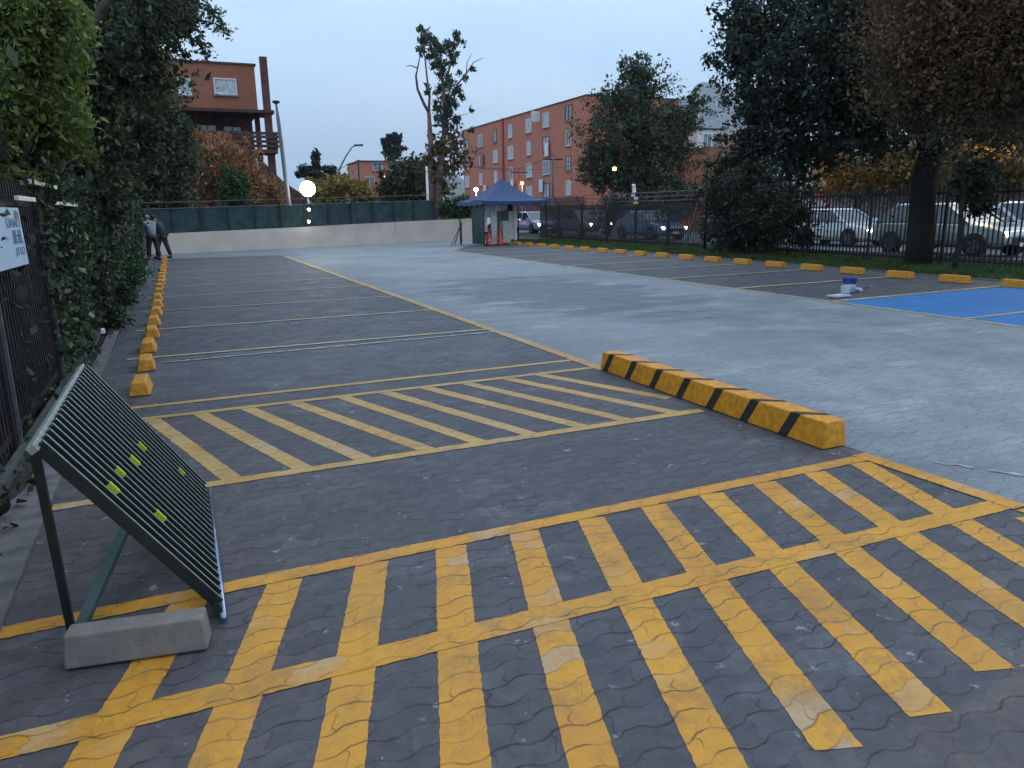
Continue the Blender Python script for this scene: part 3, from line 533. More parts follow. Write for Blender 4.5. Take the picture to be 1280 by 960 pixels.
for i in range(0, 13): p = a.lerp(b, i / 12); MB().box((p.x, p.y - .05, 1.2 + .02 * i), (.05, .05, 1.6)).build('post', M['fence'], nf)
MB().bar((a.x, a.y - .03, 1.86), (b.x, b.y - .03, 2.13), .035).build('top_rail', M['rail'], nf)
MB().bar((a.x, a.y + .3, 2.12), (b.x, b.y + .3, 2.42), .03).build('wire_rail', M['rail'], nf)
MB().bar((6.5, 36.55, 1.02), (15.1, 38.4, 1.22), .05).build('bottom_rail', M['brown'], nf)
# ------------------------------------------------------------------ sign on the left fence
sg = empty('notice_board', (-1.05, 7.2, 1.2), 'pale blue board with dark lettering and small crest hung on the left fence', 'sign', rz=0)
sc = at(30, 293, 7.0); ang = rad(88)
sx_, sy_ = math.cos(ang), math.sin(ang)
def sp_(u, z, off=0): return Vector((sc.x - u * sx_ + off * sy_, sc.y - u * sy_ - off * sx_, z))
mb = MB(); zt, zb = 1.675, 1.245
mb.add([sp_(-.01, zb), sp_(1.0, zb), sp_(1.0, zt), sp_(0.06, zt), sp_(0, zb, -.02), sp_(1.0, zb, -.02), sp_(1.0, zt, -.02), sp_(.06, zt, -.02)], [(0, 3, 2, 1), (4, 5, 6, 7), (0, 1, 5, 4), (1, 2, 6, 5), (2, 3, 7, 6), (3, 0, 4, 7)]); mb.build('board', M['signw'], sg)
def text(s_, size, u, z, m, parent, sxk=1):
    cu = bpy.data.curves.new('lettering', 'FONT'); cu.body = s_; cu.size = size; cu.align_x = 'RIGHT'; cu.extrude = .001
    tmp = bpy.data.objects.new('tmp', cu); COL.objects.link(tmp); bpy.context.view_layer.update(); me = bpy.data.meshes.new_from_object(tmp.evaluated_get(bpy.context.evaluated_depsgraph_get())); bpy.data.objects.remove(tmp)
    me.materials.clear(); me.materials.append(m); p = sp_(u, z, .004); R_ = Matrix(((sx_, 0, sy_), (sy_, 0, -sx_), (0, 1, 0)))
    for v in me.vertices: q = R_ @ Vector((v.co.x * sxk, v.co.y, v.co.z)); v.co = p + q - parent.location
    o = bpy.data.objects.new('lettering', me); COL.objects.link(o); o.parent = parent
text('UANO', .10, .085, 1.53, M['signi'], sg, 1.5); text('IIUIL', .15, .075, 1.41, M['signi'], sg, 1.1); text('ITTO', .085, .07, 1.325, M['signi'], sg, 1.5)
mb = MB(); p = sp_(.12, 1.635, .004); mb.add([sp_(.24, 1.60, .004), sp_(.10, 1.59, .004), sp_(.11, 1.64, .004), sp_(.17, 1.66, .004), sp_(.23, 1.645, .004)], [(4, 3, 2, 1, 0)]); mb.build('crest', M['red'], sg)
# ------------------------------------------------------------------ canopy, booth, cones
tx0, ty0, tx1, ty1 = 12.65, 31.5, 15.75, 34.6
tn = empty('canopy_tent', (14.2, 33.05, 0), 'blue pop-up canopy tent with dark legs at the far end of the lot', 'tent')
mb = MB(); nsg = 12; cx_, cy_ = (tx0 + tx1) / 2, (ty0 + ty1) / 2; vs = []; ze, za_ = 2.0, 3.02
cs = [(tx0 - .1, ty0 - .1), (tx1 + .1, ty0 - .1), (tx1 + .1, ty1 + .1), (tx0 - .1, ty1 + .1)]; fs = []
for j in range(nsg + 1):
    f = j / nsg; z = ze + (za_ - ze) * (f ** 1.7 if f < 1 else 1)
    for i in range(4):
        for k in range(6):
            u = k / 6; ax_, ay_ = cs[i]; bx2, by2 = cs[(i + 1) % 4]; sag = -.06 * math.sin(math.pi * u) * (1 - f)
            x, y = ax_ + (bx2 - ax_) * u, ay_ + (by2 - ay_) * u; vs.append((x + (cx_ - x) * f * .985, y + (cy_ - y) * f * .985, z + sag * .6))
mb.add(vs, [(j * 24 + i, j * 24 + (i + 1) % 24, (j + 1) * 24 + (i + 1) % 24, (j + 1) * 24 + i) for j in range(nsg) for i in range(24)] + [tuple(nsg * 24 + i for i in range(24))]); cn = mb.build('canopy', M['canopy'], tn, smooth_=False)
sm = cn.modifiers.new('thick', 'SOLIDIFY'); sm.thickness = .012
for i in range(4):
    mb = MB(); ax_, ay_ = cs[i]; bx2, by2 = cs[(i + 1) % 4]; vs = []; m_ = 40
    for k in range(m_ + 1):
        u = k / m_; x, y = ax_ + (bx2 - ax_) * u, ay_ + (by2 - ay_) * u; zz = ze - .036 * math.sin(math.pi * u) - .004; sc_ = .13 + .07 * abs(math.sin(u * math.pi * 5)); vs += [(x, y, zz), (x, y, zz - sc_)]
    mb.add(vs, [(2 * k, 2 * k + 1, 2 * k + 3, 2 * k + 2) for k in range(m_)]); o = mb.build('valance', M['canopy'], tn); s_ = o.modifiers.new('thick', 'SOLIDIFY'); s_.thickness = .008
for x, y in ((tx0, ty0), (tx1, ty0), (tx1, ty1), (tx0, ty1)): MB().box((x, y, 1.0), (.05, .05, 2.0)).build('leg', M['blackm'], tn)
# fabric panel hanging behind
mb = MB(); mb.box((tx0 + .03, ty0 + .8, 1.05), (.03, 1.5, 1.95)); tag(mb.build('side_curtain', M['netd']), 'dark curtain hanging from the left side of the blue canopy', 'curtain')
bt = empty('ticket_booth', (13.8, 33.2, 0), 'small white booth with open front under the blue canopy', 'booth')
def Bx(px0, px1, py0, py1, Y, th, m, name, parent, taper=None):
    a = at(px0, py1, Y); b = at(px1, py0, Y); mb = MB(); mb.box(((a.x + b.x) / 2, Y + th / 2, (a.z + b.z) / 2), (abs(b.x - a.x), th, abs(b.z - a.z)), taper=taper); return mb.build(name, m, parent)
Bx(605.5, 608.5, 255, 290, 32.2, .06, M['white'], 'post', bt)
a = at(611, 255, 32.3); b = at(621, 255, 32.3); c = at(621, 291, 32.3); d = at(615.5, 304, 32.3)
mb = MB(); mb.add([(a.x, 32.3, 2.0), (b.x, 32.3, 2.0), (c.x, 32.3, .75), (c.x - .03, 32.3, .12), (d.x, 32.3, .12), (a.x + .1, 32.3, .95)] + [(a.x, 32.36, 2.0), (b.x, 32.36, 2.0), (c.x, 32.36, .75), (c.x - .03, 32.36, .12), (d.x, 32.36, .12), (a.x + .1, 32.36, .95)], [(5, 4, 3, 2, 1, 0), (6, 7, 8, 9, 10, 11)] + [(i, (i + 1) % 6, (i + 1) % 6 + 6, i + 6) for i in range(6)]); mb.build('white_panel', M['white'], bt)
Bx(637, 645, 263, 299, 32.6, .06, M['white'], 'white_panel', bt); Bx(643.5, 645.5, 254, 300, 32.5, .05, M['white'], 'post', bt)
Bx(622, 627, 256, 264, 32.4, .03, M['white'], 'small_sign', bt); Bx(608, 650, 252, 256, 32.7, 1.2, M['wallg'], 'roof_beam', bt); Bx(622, 637, 263, 300, 33.6, .05, M['glass'], 'back_panel', bt)
Bx(635, 641, 254, 264, 32.35, .1, M['blackm'], 'speaker', bt)
tag(Bx(629, 638, 276, 303, 32.0, .35, M['cream'], 'cabinet', None), 'cream metal cabinet standing under the blue canopy', 'cabinet')
def cone(x, y, label, h_=.75):
    o = empty('traffic_cone', (x, y, 0), label, 'traffic cone', 'traffic cones under the canopy')
    MB().box((0, 0, .02), (.38, .38, .04)).build('base', M['blackm'], o, world=False)
    MB().lathe([(.15, .04), (.03, h_), (.0, h_)]).build('cone', M['cone'], o, world=False, smooth_=True)
    MB().lathe([(.115, .25), (.083, .42)], n=16).build('band', M['white'], o, world=False); return o
p = at(611, 304, 31.9); c1 = cone(p.x, 31.9, 'red traffic cone nearest the canopy corner leg, left of the white panel'); p = at(625, 304, 32.0); c2 = cone(p.x, 32.0, 'red traffic cone right of the tapered white panel', .8)
st = empty('tripod_stand', (11.6, 33.3, 0), 'thin dark tripod stand left of the blue canopy', 'stand'); p = at(577, 280, 33); q = at(577, 307, 33)
MB().bar((q.x, 33, 0), (p.x, 33, 1.05), .03).build('leg', M['blackm'], st); MB().bar((q.x - .45, 33.2, 0), (p.x, 33, 1.05), .03).build('leg', M['blackm'], st); MB().bar((q.x - .1, 33.7, 0), (p.x, 33, 1.05), .03).build('leg', M['blackm'], st)
# paint bucket, tray and brush
bk = empty('paint_bucket', (11.27, 10.05, 0), 'blue and white paint bucket standing beside the blue bay', 'bucket')
MB().lathe([(.0, .0), (.105, .0), (.115, .15)], (11.27, 10.05, .012), 18).build('white_body', M['bucketw'], bk, smooth_=True); MB().lathe([(.118, .15), (.125, .24), (.13, .25), (.13, .27), (.0, .27)], (11.27, 10.05, .012), 18).build('blue_rim', M['bucket'], bk, smooth_=True)
MB().lathe([(.0, 0), (.075, 0), (.085, .13), (0, .13)], (11.07, 9.95, .012), 14).build('white_pot', M['bucketw']); pot = COL.objects['white_pot']; tag(pot, 'small white paint pot in front of the blue bucket', 'paint pot')
trp = MB(); trp.box((10.55, 9.62, .02), (.36, .2, .01), rz=.1)
for dx, dy, sx2, sy2 in ((0, .11, .42, .012), (0, -.11, .42, .012), (-.21, 0, .012, .22), (.21, 0, .012, .22)): trp.box((10.55 + dx * .85, 9.62 + dy * .9, .032), (sx2 * .85, sy2 * .9, .025), rz=.1)
tag(trp.build('paint_tray', M['bucketw']), 'shallow pale paint tray on the ground left of the bucket', 'paint tray')
br = empty('paint_roller', (11.7, 10.0, .012), 'dark handled paint roller lying right of the bucket', 'paint roller'); MB().tube([(11.55, 10.08, .03), (11.95, 10.2, .06)], .014).build('handle', M['blackm'], br); MB().tube([(11.5, 9.98, .045), (11.56, 10.16, .045)], .032, 10).build('roller', M['bucketw'], br)
p = Vector((-1.02, 11.0, 0)); pf = empty('plastic_spout', (-1.0, 10.4, 0), 'white plastic bag snagged on a pale stick by the left kerb', 'litter')
MB().bar((-1.04, 9.7, .02), (-1.0, 10.6, .17), .018).build('stick', M['rail'], pf); mb = MB(); mb.box((-.97, 10.62, .19), (.07, .05, .07), rz=.4, rx=.3, taper=.7); mb.build('bag', M['white'], pf, bevel=.015)
# ------------------------------------------------------------------ people
def skinned(name, pts, edges, radii, m, parent, sub=2):
    me = bpy.data.meshes.new(name); me.from_pydata(pts, edges, []); o = bpy.data.objects.new(name, me); COL.objects.link(o)
    md = o.modifiers.new('skin', 'SKIN'); sv = me.skin_vertices[0].data
    for i, r_ in enumerate(radii): sv[i].radius = (r_, r_) if not isinstance(r_, tuple) else r_; sv[i].use_root = (i == 0)
    s2 = o.modifiers.new('sub', 'SUBSURF'); s2.levels = sub; s2.render_levels = sub
    bpy.context.view_layer.update(); me2 = bpy.data.meshes.new_from_object(o.evaluated_get(bpy.context.evaluated_depsgraph_get())); bpy.data.objects.remove(o)
    me2.materials.clear(); me2.materials.append(m); me2.polygons.foreach_set('use_smooth', [True] * len(me2.polygons)); o = bpy.data.objects.new(name, me2); COL.objects.link(o); o.parent = parent; return o
def person(loc, rz, label, top, trous, lean=.25, reach=.4, stride=.16):
    r = empty('person', loc, label, 'person', rz=rz)   # faces local +Y
    hx = lambda z: lean * max(0, (z - .92)) / .6
    pel, ch, nk, hd, ht = (0, 0, .92), (0, hx(1.3), 1.26), (0, hx(1.42) + .02, 1.40), (0, hx(1.5) + .06, 1.49), (0, hx(1.55) + .07, 1.58)
    P_ = [pel, (0, hx(1.1), 1.1), ch, nk, hd, ht]; E_ = [(0, 1), (1, 2), (2, 3), (3, 4), (4, 5)]; R_ = [.085, .08, .09, .05, .085, .075]
    for s_, f in ((-1, stride), (1, -stride)):
        i = len(P_); P_ += [(.09 * s_, 0, .86), (.10 * s_, f * .6 + .03, .48), (.11 * s_, f, .09), (.12 * s_, f + .13, .04)]; E_ += [(0, i), (i, i + 1), (i + 1, i + 2), (i + 2, i + 3)]; R_ += [.06, .045, .04, .038]
    for s_ in (-1, 1):
        i = len(P_); P_ += [(.19 * s_, ch[1], 1.32), (.24 * s_, ch[1] + .10, 1.08), (.17 * s_, ch[1] + reach, 1.02), (.15 * s_, ch[1] + reach + .09, 1.02)]; E_ += [(2, i), (i, i + 1), (i + 1, i + 2), (i + 2, i + 3)]; R_ += [.045, .038, .034, .035]
    skinned('body', P_, E_, R_, M['skin'], r)
    skinned('trousers', [(0, 0, .94), (.095, 0, .84), (.10, -stride * .6 + .03, .48), (.11, -stride, .10), (-.095, 0, .84), (-.10, stride * .6 + .03, .48), (-.11, stride, .10)], [(0, 1), (1, 2), (2, 3), (0, 4), (4, 5), (5, 6)], [.165, .12, .09, .075, .12, .09, .075], trous, r)
    pts = [(0, 0, .80), (0, hx(1.1), 1.1), (0, ch[1], 1.30), (0, hx(1.42), 1.40)]; ed = [(0, 1), (1, 2), (2, 3)]; rd = [.19, .175, .18, .09]
    for s_ in (-1, 1): i = len(pts); pts += [(.20 * s_, ch[1], 1.33), (.25 * s_, ch[1] + .10, 1.08), (.17 * s_, ch[1] + reach - .03, 1.03)]; ed += [(2, i), (i, i + 1), (i + 1, i + 2)]; rd += [.085, .07, .055]
    skinned('jacket', pts, ed, rd, top, r)
    mb = MB(); mb.sphere((0, hd[1] + .01, 1.545), .108, 9, .85); mb.build('cap', top, r, world=False, smooth_=True)
    for s_, f in ((-1, stride), (1, -stride)): skinned('shoe', [(.115 * s_, f - .05, .05), (.118 * s_, f + .06, .045), (.12 * s_, f + .17, .038)], [(0, 1), (1, 2)], [.05, .052, .04], M['shoe'], r, 1)
    return r
person((-.78, 30.7, 0), rad(35), 'person in grey hooded jacket and maroon trousers bending towards the left fence', M['hoodie'], M['pants'], .14, .34)
person((-.46, 31.6, 0), rad(60), 'person in dark clothes half hidden behind the one in grey', M['dkcloth'], M['pants'], .2, .4, .2)
tag(MB().box((-1.12, 31.0, .60), (.34, .04, 1.15), rz=.15, rx=.08).build('white_board', M['white']), 'tall white board leaning at the left fence beside the two people', 'board')
# ------------------------------------------------------------------ cars
def car(loc, rz, label, paint, kind='sedan', lit=True, simple=False):
    r = empty('car', loc, label, 'car', 'cars on the street', rz=rz); Lc = {'sedan': 4.3, 'suv': 4.5, 'van': 4.6}[kind]; W2 = .86 if kind == 'sedan' else .92
    belt, roof, hood = {'sedan': (.92, 1.43, .86), 'suv': (.99, 1.58, .95), 'van': (1.1, 1.9, 1.05)}[kind]; h2 = Lc / 2; zb = .24 if kind == 'sedan' else .32
    st_ = [(-h2, .50, belt - .12, .80), (-h2 + .06, zb + .08, belt - .03, .92), (-h2 + .5, zb, belt, 1), (-.4, zb, belt, 1), (h2 - 1.25, zb, belt - .01, 1), (h2 - .95, zb, hood, 1), (h2 - .35, zb, hood - .10, .96), (h2 - .06, zb + .06, hood - .2, .86), (h2, .42, hood - .33, .76)]
    mb = MB(); rings = []
    for x, z0, z1, k in st_:
        w_ = W2 * k; zm = z0 + (z1 - z0) * .55; half = [(w_ * .86, z0), (w_, z0 + (z1 - z0) * .22), (w_, zm), (w_ * .95, z1 - .03), (w_ * .86, z1), (w_ * .4, z1 + .02)]; rings.append([(x, y, z) for y, z in half] + [(x, -y, z) for y, z in half[::-1]])
    n = 12; vs = [v for r_ in rings for v in r_]; fs = [(i * n + k, i * n + (k + 1) % n, (i + 1) * n + (k + 1) % n, (i + 1) * n + k) for i in range(len(rings) - 1) for k in range(n)] + [tuple(range(n - 1, -1, -1)), tuple((len(rings) - 1) * n + k for k in range(n))]
    mb.add(vs, fs); mb.build('body', paint, r, world=False, smooth_=False, bevel=.03)
    rb, rf = {'sedan': ((-h2 + .35, -h2 + 1.15), (h2 - 1.95, h2 - 1.1)), 'suv': ((-h2 + .16, -h2 + .85), (h2 - 2.05, h2 - 1.15)), 'van': ((-h2 + .06, -h2 + .2), (h2 - 1.3, h2 - .75))}[kind]
    wc, wr2 = W2 * .93, W2 * .74; mb = MB()
    g_ = [(rb[0], wc, belt - .02), (rf[1], wc, belt - .02), (rf[0], wr2, roof - .05), (rb[1], wr2, roof - .05)]
    mb.add(g_ + [(x, -y, z) for x, y, z in g_], [(0, 3, 2, 1), (4, 5, 6, 7), (0, 1, 5, 4), (1, 2, 6, 5), (2, 3, 7, 6), (3, 0, 4, 7)]); mb.build('windows', M['dkglass'], r, world=False, bevel=.02)
    mb = MB(); mb.add([(rb[1] - .05, wr2 + .03, roof - .06), (rf[0] + .05, wr2 + .03, roof - .06), (rf[0] + .05, -wr2 - .03, roof - .06), (rb[1] - .05, -wr2 - .03, roof - .06), (rb[1] + .05, wr2 - .08, roof), (rf[0] - .1, wr2 - .08, roof), (rf[0] - .1, -wr2 + .08, roof), (rb[1] + .05, -wr2 + .08, roof)], [(0, 3, 2, 1), (4, 5, 6, 7), (0, 1, 5, 4), (1, 2, 6, 5), (2, 3, 7, 6), (3, 0, 4, 7)]); mb.build('roof', paint, r, world=False, bevel=.02)
    for s_ in (-1, 1):
        xm = (rb[1] + rf[0]) / 2
        for pa, pb, pw_ in (((rf[1] + .02, s_ * wc, belt - .03), (rf[0] + .02, s_ * (wr2 + .012), roof - .04), .07), ((rb[0] - .02, s_ * wc, belt - .03), (rb[1] - .02, s_ * (wr2 + .012), roof - .04), .1), ((xm, s_ * (wc + .004), belt - .03), (xm, s_ * (wr2 + .014), roof - .04), .06)):
            MB().bar(pa, pb, pw_, .03, up=(0, s_, 0)).build('pillar', paint, r, world=False)
        MB().box((rf[1] - .12, s_ * (W2 + .08), belt + .06), (.12, .18, .12)).build('mirror', paint, r, world=False, bevel=.02)
        MB().box((h2 - .13, s_ * W2 * .63, hood - .27), (.16, .36, .15), rz=-s_ * .35).build('headlight', M['head'] if lit else M['white'], r, world=False, bevel=.03)
        MB().box((-h2 + .02, s_ * W2 * .68, belt - .2), (.08, .26, .18)).build('taillight', M['tail'], r, world=False, bevel=.02)
        for x in (-h2 + .82, h2 - .85):
            y = s_ * (W2 - .08)
            MB().lathe([(.36, -.012), (.36, .012), (0, .012)] if s_ > 0 else [(0, -.012), (.36, -.012), (.36, .012)], (x, s_ * (W2 + .002), .35), 20, 'Y').build('wheel_arch', M['blackm'], r, world=False)
            wt = MB().lathe([(.2, -.11), (.30, -.11), (.325, -.08), (.325, .08), (.30, .11), (.2, .11)], (x, y + s_ * .0, .325), 20, 'Y').build('tyre', M['tyre'], r, world=False, smooth_=True)
            rm = MB(); yo = y + s_ * .105
            for k in range(5): a = k * 2 * math.pi / 5; rm.bar((x, yo, .325), (x + .19 * math.cos(a), yo, .325 + .19 * math.sin(a)), .06, .02, up=(0, 1, 0))
            rm.lathe([(.17, -.01), (.2, -.01), (.2, .01), (.17, .01)], (x, yo, .325), 18, 'Y'); rm_o = rm.build('rim', M['rim'], wt, world=False)
    MB().box((h2 - .01, 0, .50), (.06, W2 * 1.1, .16)).build('grille', M['blackm'], r, world=False); MB().box((h2 + .012, 0, .38), (.02, .4, .11)).build('number_plate', M['white'], r, world=False)
    MB().box((0, 0, zb + .02), (Lc - 1.0, W2 * 1.6, .12)).build('underside', M['blackm'], r, world=False)
    return r
paint = lambda n_, c, m_=.1: mat(n_, c, .25, m_, var=.03, coat=.8)
pw, psil, pdk, pblue, pgrey, pred = paint('car_white', (.70, .74, .78)), paint('car_silver', (.42, .46, .42), .4), paint('car_dark', (.03, .035, .04)), paint('car_blue_grey', (.16, .24, .38)), paint('car_grey', (.25, .27, .3), .4), paint('car_maroon', (.2, .04, .04))
dn = rad(-90)
def cpos(px, X_): return (X_, float(atx(px, 300, X_).y), 0)
car(cpos(1046, 24.0), dn, 'white hatchback with lit headlights behind the fence, left of the thick trunk', pw)
car(cpos(1188, 22.2), dn, 'silver sport utility car with bright headlights directly behind the thick trunk', psil, 'suv')
car(cpos(1226, 26.4), rad(90), 'white car in the far lane behind the bonnet of the silver car', pw, 'sedan')
car(cpos(1318, 26.5), dn, 'white car at the right edge of the photo with warm lit headlights', pw, 'suv')
car(cpos(812, 22.0), dn, 'pale blue car behind the far fence, left of the black pole', pblue, 'sedan')
car(cpos(728, 22.3), dn, 'light grey car behind the far fence under the round dark tree', pgrey, 'suv')
car(cpos(668, 22.3), dn, 'grey car seen between the canopy and the far fence', pblue, 'sedan')
car(cpos(925, 22.9), dn, 'dark car hidden behind the black bush at the fence', pdk)
car((18.2, 48.6, 0), rad(185), 'white van parked behind the far wall, left of the canopy legs', pw, 'van', False)
car((14.2, 49.4, 0), rad(185), 'black car whose roof shows above the far wall', pdk, 'sedan', False)
# ------------------------------------------------------------------ buildings
def window(root, c, w_, h_, nrm, m=None, frame='white', sill=True):
    """c centre on the facade, nrm '-X' or '-Y'"""
    m = m or M['curtain']
    def bb(mb, u, z, du_, dz, dep, off):
        if nrm == '-Y': mb.box((c[0] + u, c[1] - off, c[2] + z), (du_, dep, dz))
        else: mb.box((c[0] - off, c[1] + u, c[2] + z), (dep, du_, dz))
    mb = MB(); f = .07
    for u, z, a, b in ((0, h_ / 2, w_ + f, f), (0, -h_ / 2, w_ + f, f), (-w_ / 2, 0, f, h_ - f), (w_ / 2, 0, f, h_ - f), (0, 0, .05, h_ - f)): bb(mb, u, z, a, b, .10, .02)
    fo = mb.build('window', M[frame], root); mb = MB(); bb(mb, 0, 0, w_ - f, h_ - f, .02, .008); mb.build('pane', m, fo)
    if sill: mb = MB(); bb(mb, 0, -h_ / 2 - .10, w_ + .2, .08, .2, .08); mb.build('sill', M['wallg'], fo)
# left brick building
bl = empty('brick_building', (1, 52, 0), 'brick building with brown balcony and tall pillar rising over the left trees', 'building')
MB().box((.55, 57, 9.2), (10.2, 10, 2.9)).build('upper_wall', M['brickL'], bl); MB().box((.2, 57.9, 3.87), (10.3, 9.4, 7.7)).build('lower_wall', M['brickd'], bl); MB().box((.55, 57, 10.68), (10.4, 10.2, .1)).build('roof', M['roofc'], bl)
for px0, px1 in ((222, 239), (267, 296)):
    a = at(px0, 98, 52); b = at(px1, 118, 52); window(bl, ((a.x + b.x) / 2, 52, (a.z + b.z) / 2), b.x - a.x, a.z - b.z, '-Y')
sl = MB(); sl.box((2.9, 51.4, 7.70), (7.0, 2.6, .18)); sl.build('canopy_slab', M['brown'], bl)
rnd = random.Random(2)
bal = MB(); bal.box((3.6, 51.0, 5.35), (5.6, 2.2, .22)); b_o = bal.build('balcony', M['brown'], bl); rl_ = MB()
for z in (5.65, 5.92, 6.19, 6.4): rl_.box((3.65, 49.93, z), (5.7, .07, .17))
for x in (.9, 2.2, 3.6, 5.0, 6.3): rl_.box((x, 49.99, 5.95), (.1, .05, 1.1))
rl_.box((6.4, 51.0, 5.95), (.07, 2.1, 1.0)); rl_.build('balustrade', M['brown'], b_o)
a = at(320, 82, 50.6); MB().box((6.05, 50.6, 5.45), (.42, .42, 10.9)).build('pillar', M['brickd'], bl); MB().box((5.5, 51.6, 4), (.3, .3, 7.4)).build('pillar', M['brown'], bl)
for x, z in ((2.6, 6.9), (4.1, 6.85), (2.2, 4.0), (4.3, 4.0)): window(bl, (x, 53.18, z), 1.1, .5 if z > 6 else 1.2, '-Y', M['glass'], 'brown', False)
mb = MB(); mb.add([(5.4, 50.5, 0), (8.0, 50.5, 0), (8.0, 50.5, 2.6), (6.6, 50.5, 3.6), (5.4, 50.5, 4.9), (5.4, 50.9, 0), (8.0, 50.9, 0), (8.0, 50.9, 2.6), (6.6, 50.9, 3.6), (5.4, 50.9, 4.9)], [(0, 1, 2, 3, 4), (9, 8, 7, 6, 5), (1, 6, 7, 2), (2, 7, 8, 3), (3, 8, 9, 4)]); mb.build('stair_wall', M['brickd'], bl)
# centre brick block
cbx = 42.0; bc = empty('apartment_building', (cbx, 90, 0), 'long four storey orange brick apartment block behind the canopy', 'building')
MB().box((cbx + 6, 93.2, 6.7), (12, 38.4, 13.4)).build('wall', M['brickC'], bc); MB().box((cbx + 6, 93.2, 13.45), (12.2, 38.6, .12)).build('roof', M['roofc'], bc)
rnd = random.Random(5)
for px, py in ((711, 141), (682.5, 150), (661, 157), (638, 164), (619, 170), (600, 176), (583, 181)):
    p = atx(px, py, cbx)
    for k in range(4):
        z = p.z - 2.72 * k
        window(bc, (cbx, p.y, z), 1.6 if rnd.random() < .75 else 1.1, 1.6, '-X', rnd.choice([M['curtain'], M['curtain'], M['glass']]), rnd.choice(['white', 'brown', 'white']))
p = atx(670, 160, cbx); MB().box((cbx - .6, p.y - 1.2, p.z + 1.2), (1.2, .06, 1.2)).build('open_shutter', M['white'], bc)
p = atx(629, 158, cbx); MB().box((cbx - .1, p.y, 6.9), (.2, .35, 13.3)).build('downpipe', M['redp'], bc)
for px, py, m_ in ((602, 199, 'red'), (606, 238, 'white'), (640, 232, 'white'), (683, 187, 'white'), (676, 232, 'bucketw')):
    p = atx(px, py, cbx - .3); MB().box((cbx - .3, p.y, p.z), (.05, 1.0, 1.5)).build('laundry', M[m_], bc)
MB().box((cbx - 1, 86, 1.4), (.3, 26, 2.8)).build('yard_wall', M['brickd'], bc)
for k in range(14): MB().box((cbx + .8 + .8 * k, 74.0, 6.7), (.03, .02, 13.2)).build('rib', M['roofc'], bc) if k % 4 == 0 else None
# small far brick house
p0 = at(450, 202, 130); p1 = at(514, 200, 130); bs_ = empty('brick_building', (p0.x + 4, 130, 0), 'small brick building far off under the round tree', 'building')
MB().box(((p0.x + p1.x) / 2 + .5, 135, p0.z / 2), (p1.x - p0.x + 1, 10, p0.z)).build('wall', M['brickC'], bs_); MB().box(((p0.x + p1.x) / 2 + .5, 135, p0.z + .1), (p1.x - p0.x + 1.4, 10.4, .2)).build('roof', M['roofc'], bs_)
for px, py in ((472, 208), (492, 208), (462, 226), (484, 226)): p = at(px, py, 130); window(bs_, (p.x, 130, p.z), 1.6, 1.3, '-Y', M['glass'])
# right background buildings
def simple_building(px0, px1, pyt, Y, m, label, wins=(), name='building'):
    a = at(px0, pyt, Y); b = at(px1, pyt, Y); r = empty(name, ((a.x + b.x) / 2, Y + 5, 0), label, 'building'); z = (a.z + b.z) / 2
    MB().box(((a.x + b.x) / 2, Y + 5, z / 2), (b.x - a.x, 10, z)).build('wall', m, r); MB().box(((a.x + b.x) / 2, Y + 5, z + .08), (b.x - a.x + .4, 10.4, .16)).build('roof', M['roofc'], r)
    for px, py, w_, h_ in wins: p = at(px, py, Y); window(r, (p.x, Y, p.z), w_, h_, '-Y', M['glass'])
    return r
simple_building(872, 905, 162, 78, M['white'], 'white building glimpsed between the round tree and the great dark tree', [(884, 176, 1.2, 1.6), (896, 176, 1.2, 1.6)])
simple_building(886, 960, 186, 70, M['brickC'], 'low brick building glimpsed left of the great dark tree', [(905, 200, 1, 1.2), (935, 200, 1, 1.2)], 'brick_building')
shp = simple_building(985, 1050, 236, 34, M['shop'], 'red fronted shop lit up across the street behind the fence', [], 'shop')
for px in (1013, 1044, 1051): a = at(px, 236, 33.8); MB().box((a.x, 33.8, a.z / 2), (.22, .2, a.z)).build('pillar', M['white'], shp)
a = at(1000, 255, 33.8); b = at(1034, 255, 33.8); MB().box(((a.x + b.x) / 2, 33.85, a.z), (b.x - a.x, .1, .35)).build('shop_fascia', M['bucketw'], shp)
rw = MB(); rw.box((33, 14, 1.45), (.4, 34, 2.9)); tag(rw.build('retaining_wall', M['wallg']), 'long grey retaining wall across the street on the right', 'wall')
mb = MB(); vs = []
for j in range(18):
    y = -4 + j * 2.1
    for i in range(6): vs.append((33.2 + i * 3, y, 2.8 + i * .75 + .25 * math.sin(j * 1.7 + i)))
mb.add(vs, [(j * 6 + i, j * 6 + i + 1, j * 6 + i + 7, j * 6 + i + 6) for j in range(17) for i in range(5)]); structure('hillside', mb, M['slope'], smooth_=True)
# ------------------------------------------------------------------ poles and lamps
def light(name, loc, e_, c=(1, .7, .4), r=.1, parent=None):
    l = bpy.data.lights.new(name, 'POINT'); l.energy = e_; l.color = c; l.shadow_soft_size = r; o = bpy.data.objects.new(name, l); COL.objects.link(o); o.location = loc
    if parent: o.parent = parent; o.location = Vector(loc) - parent.location
    return o
def pt_lamp(px, py, Y, rpx, m, label, e_=30, c=(1, .7, .4), pole=True, name='street_lamp'):
    p = at(px, py, Y); r_ = rpx * depth(p) / FPX; ro = empty(name, (p.x, p.y, 0), label, 'street lamp')
    MB().sphere(p, r_, 10).build('globe', M[m], ro, smooth_=True)
    if pole: MB().tube([(p.x, p.y, 0), (p.x, p.y, p.z - r_)], [.06, .04]).build('pole', M['pole'], ro, smooth_=True)
    if e_: light('lamp_light', (p.x, p.y - r_ - .1, p.z - r_ - .1), e_, c, .1, ro)
    return ro
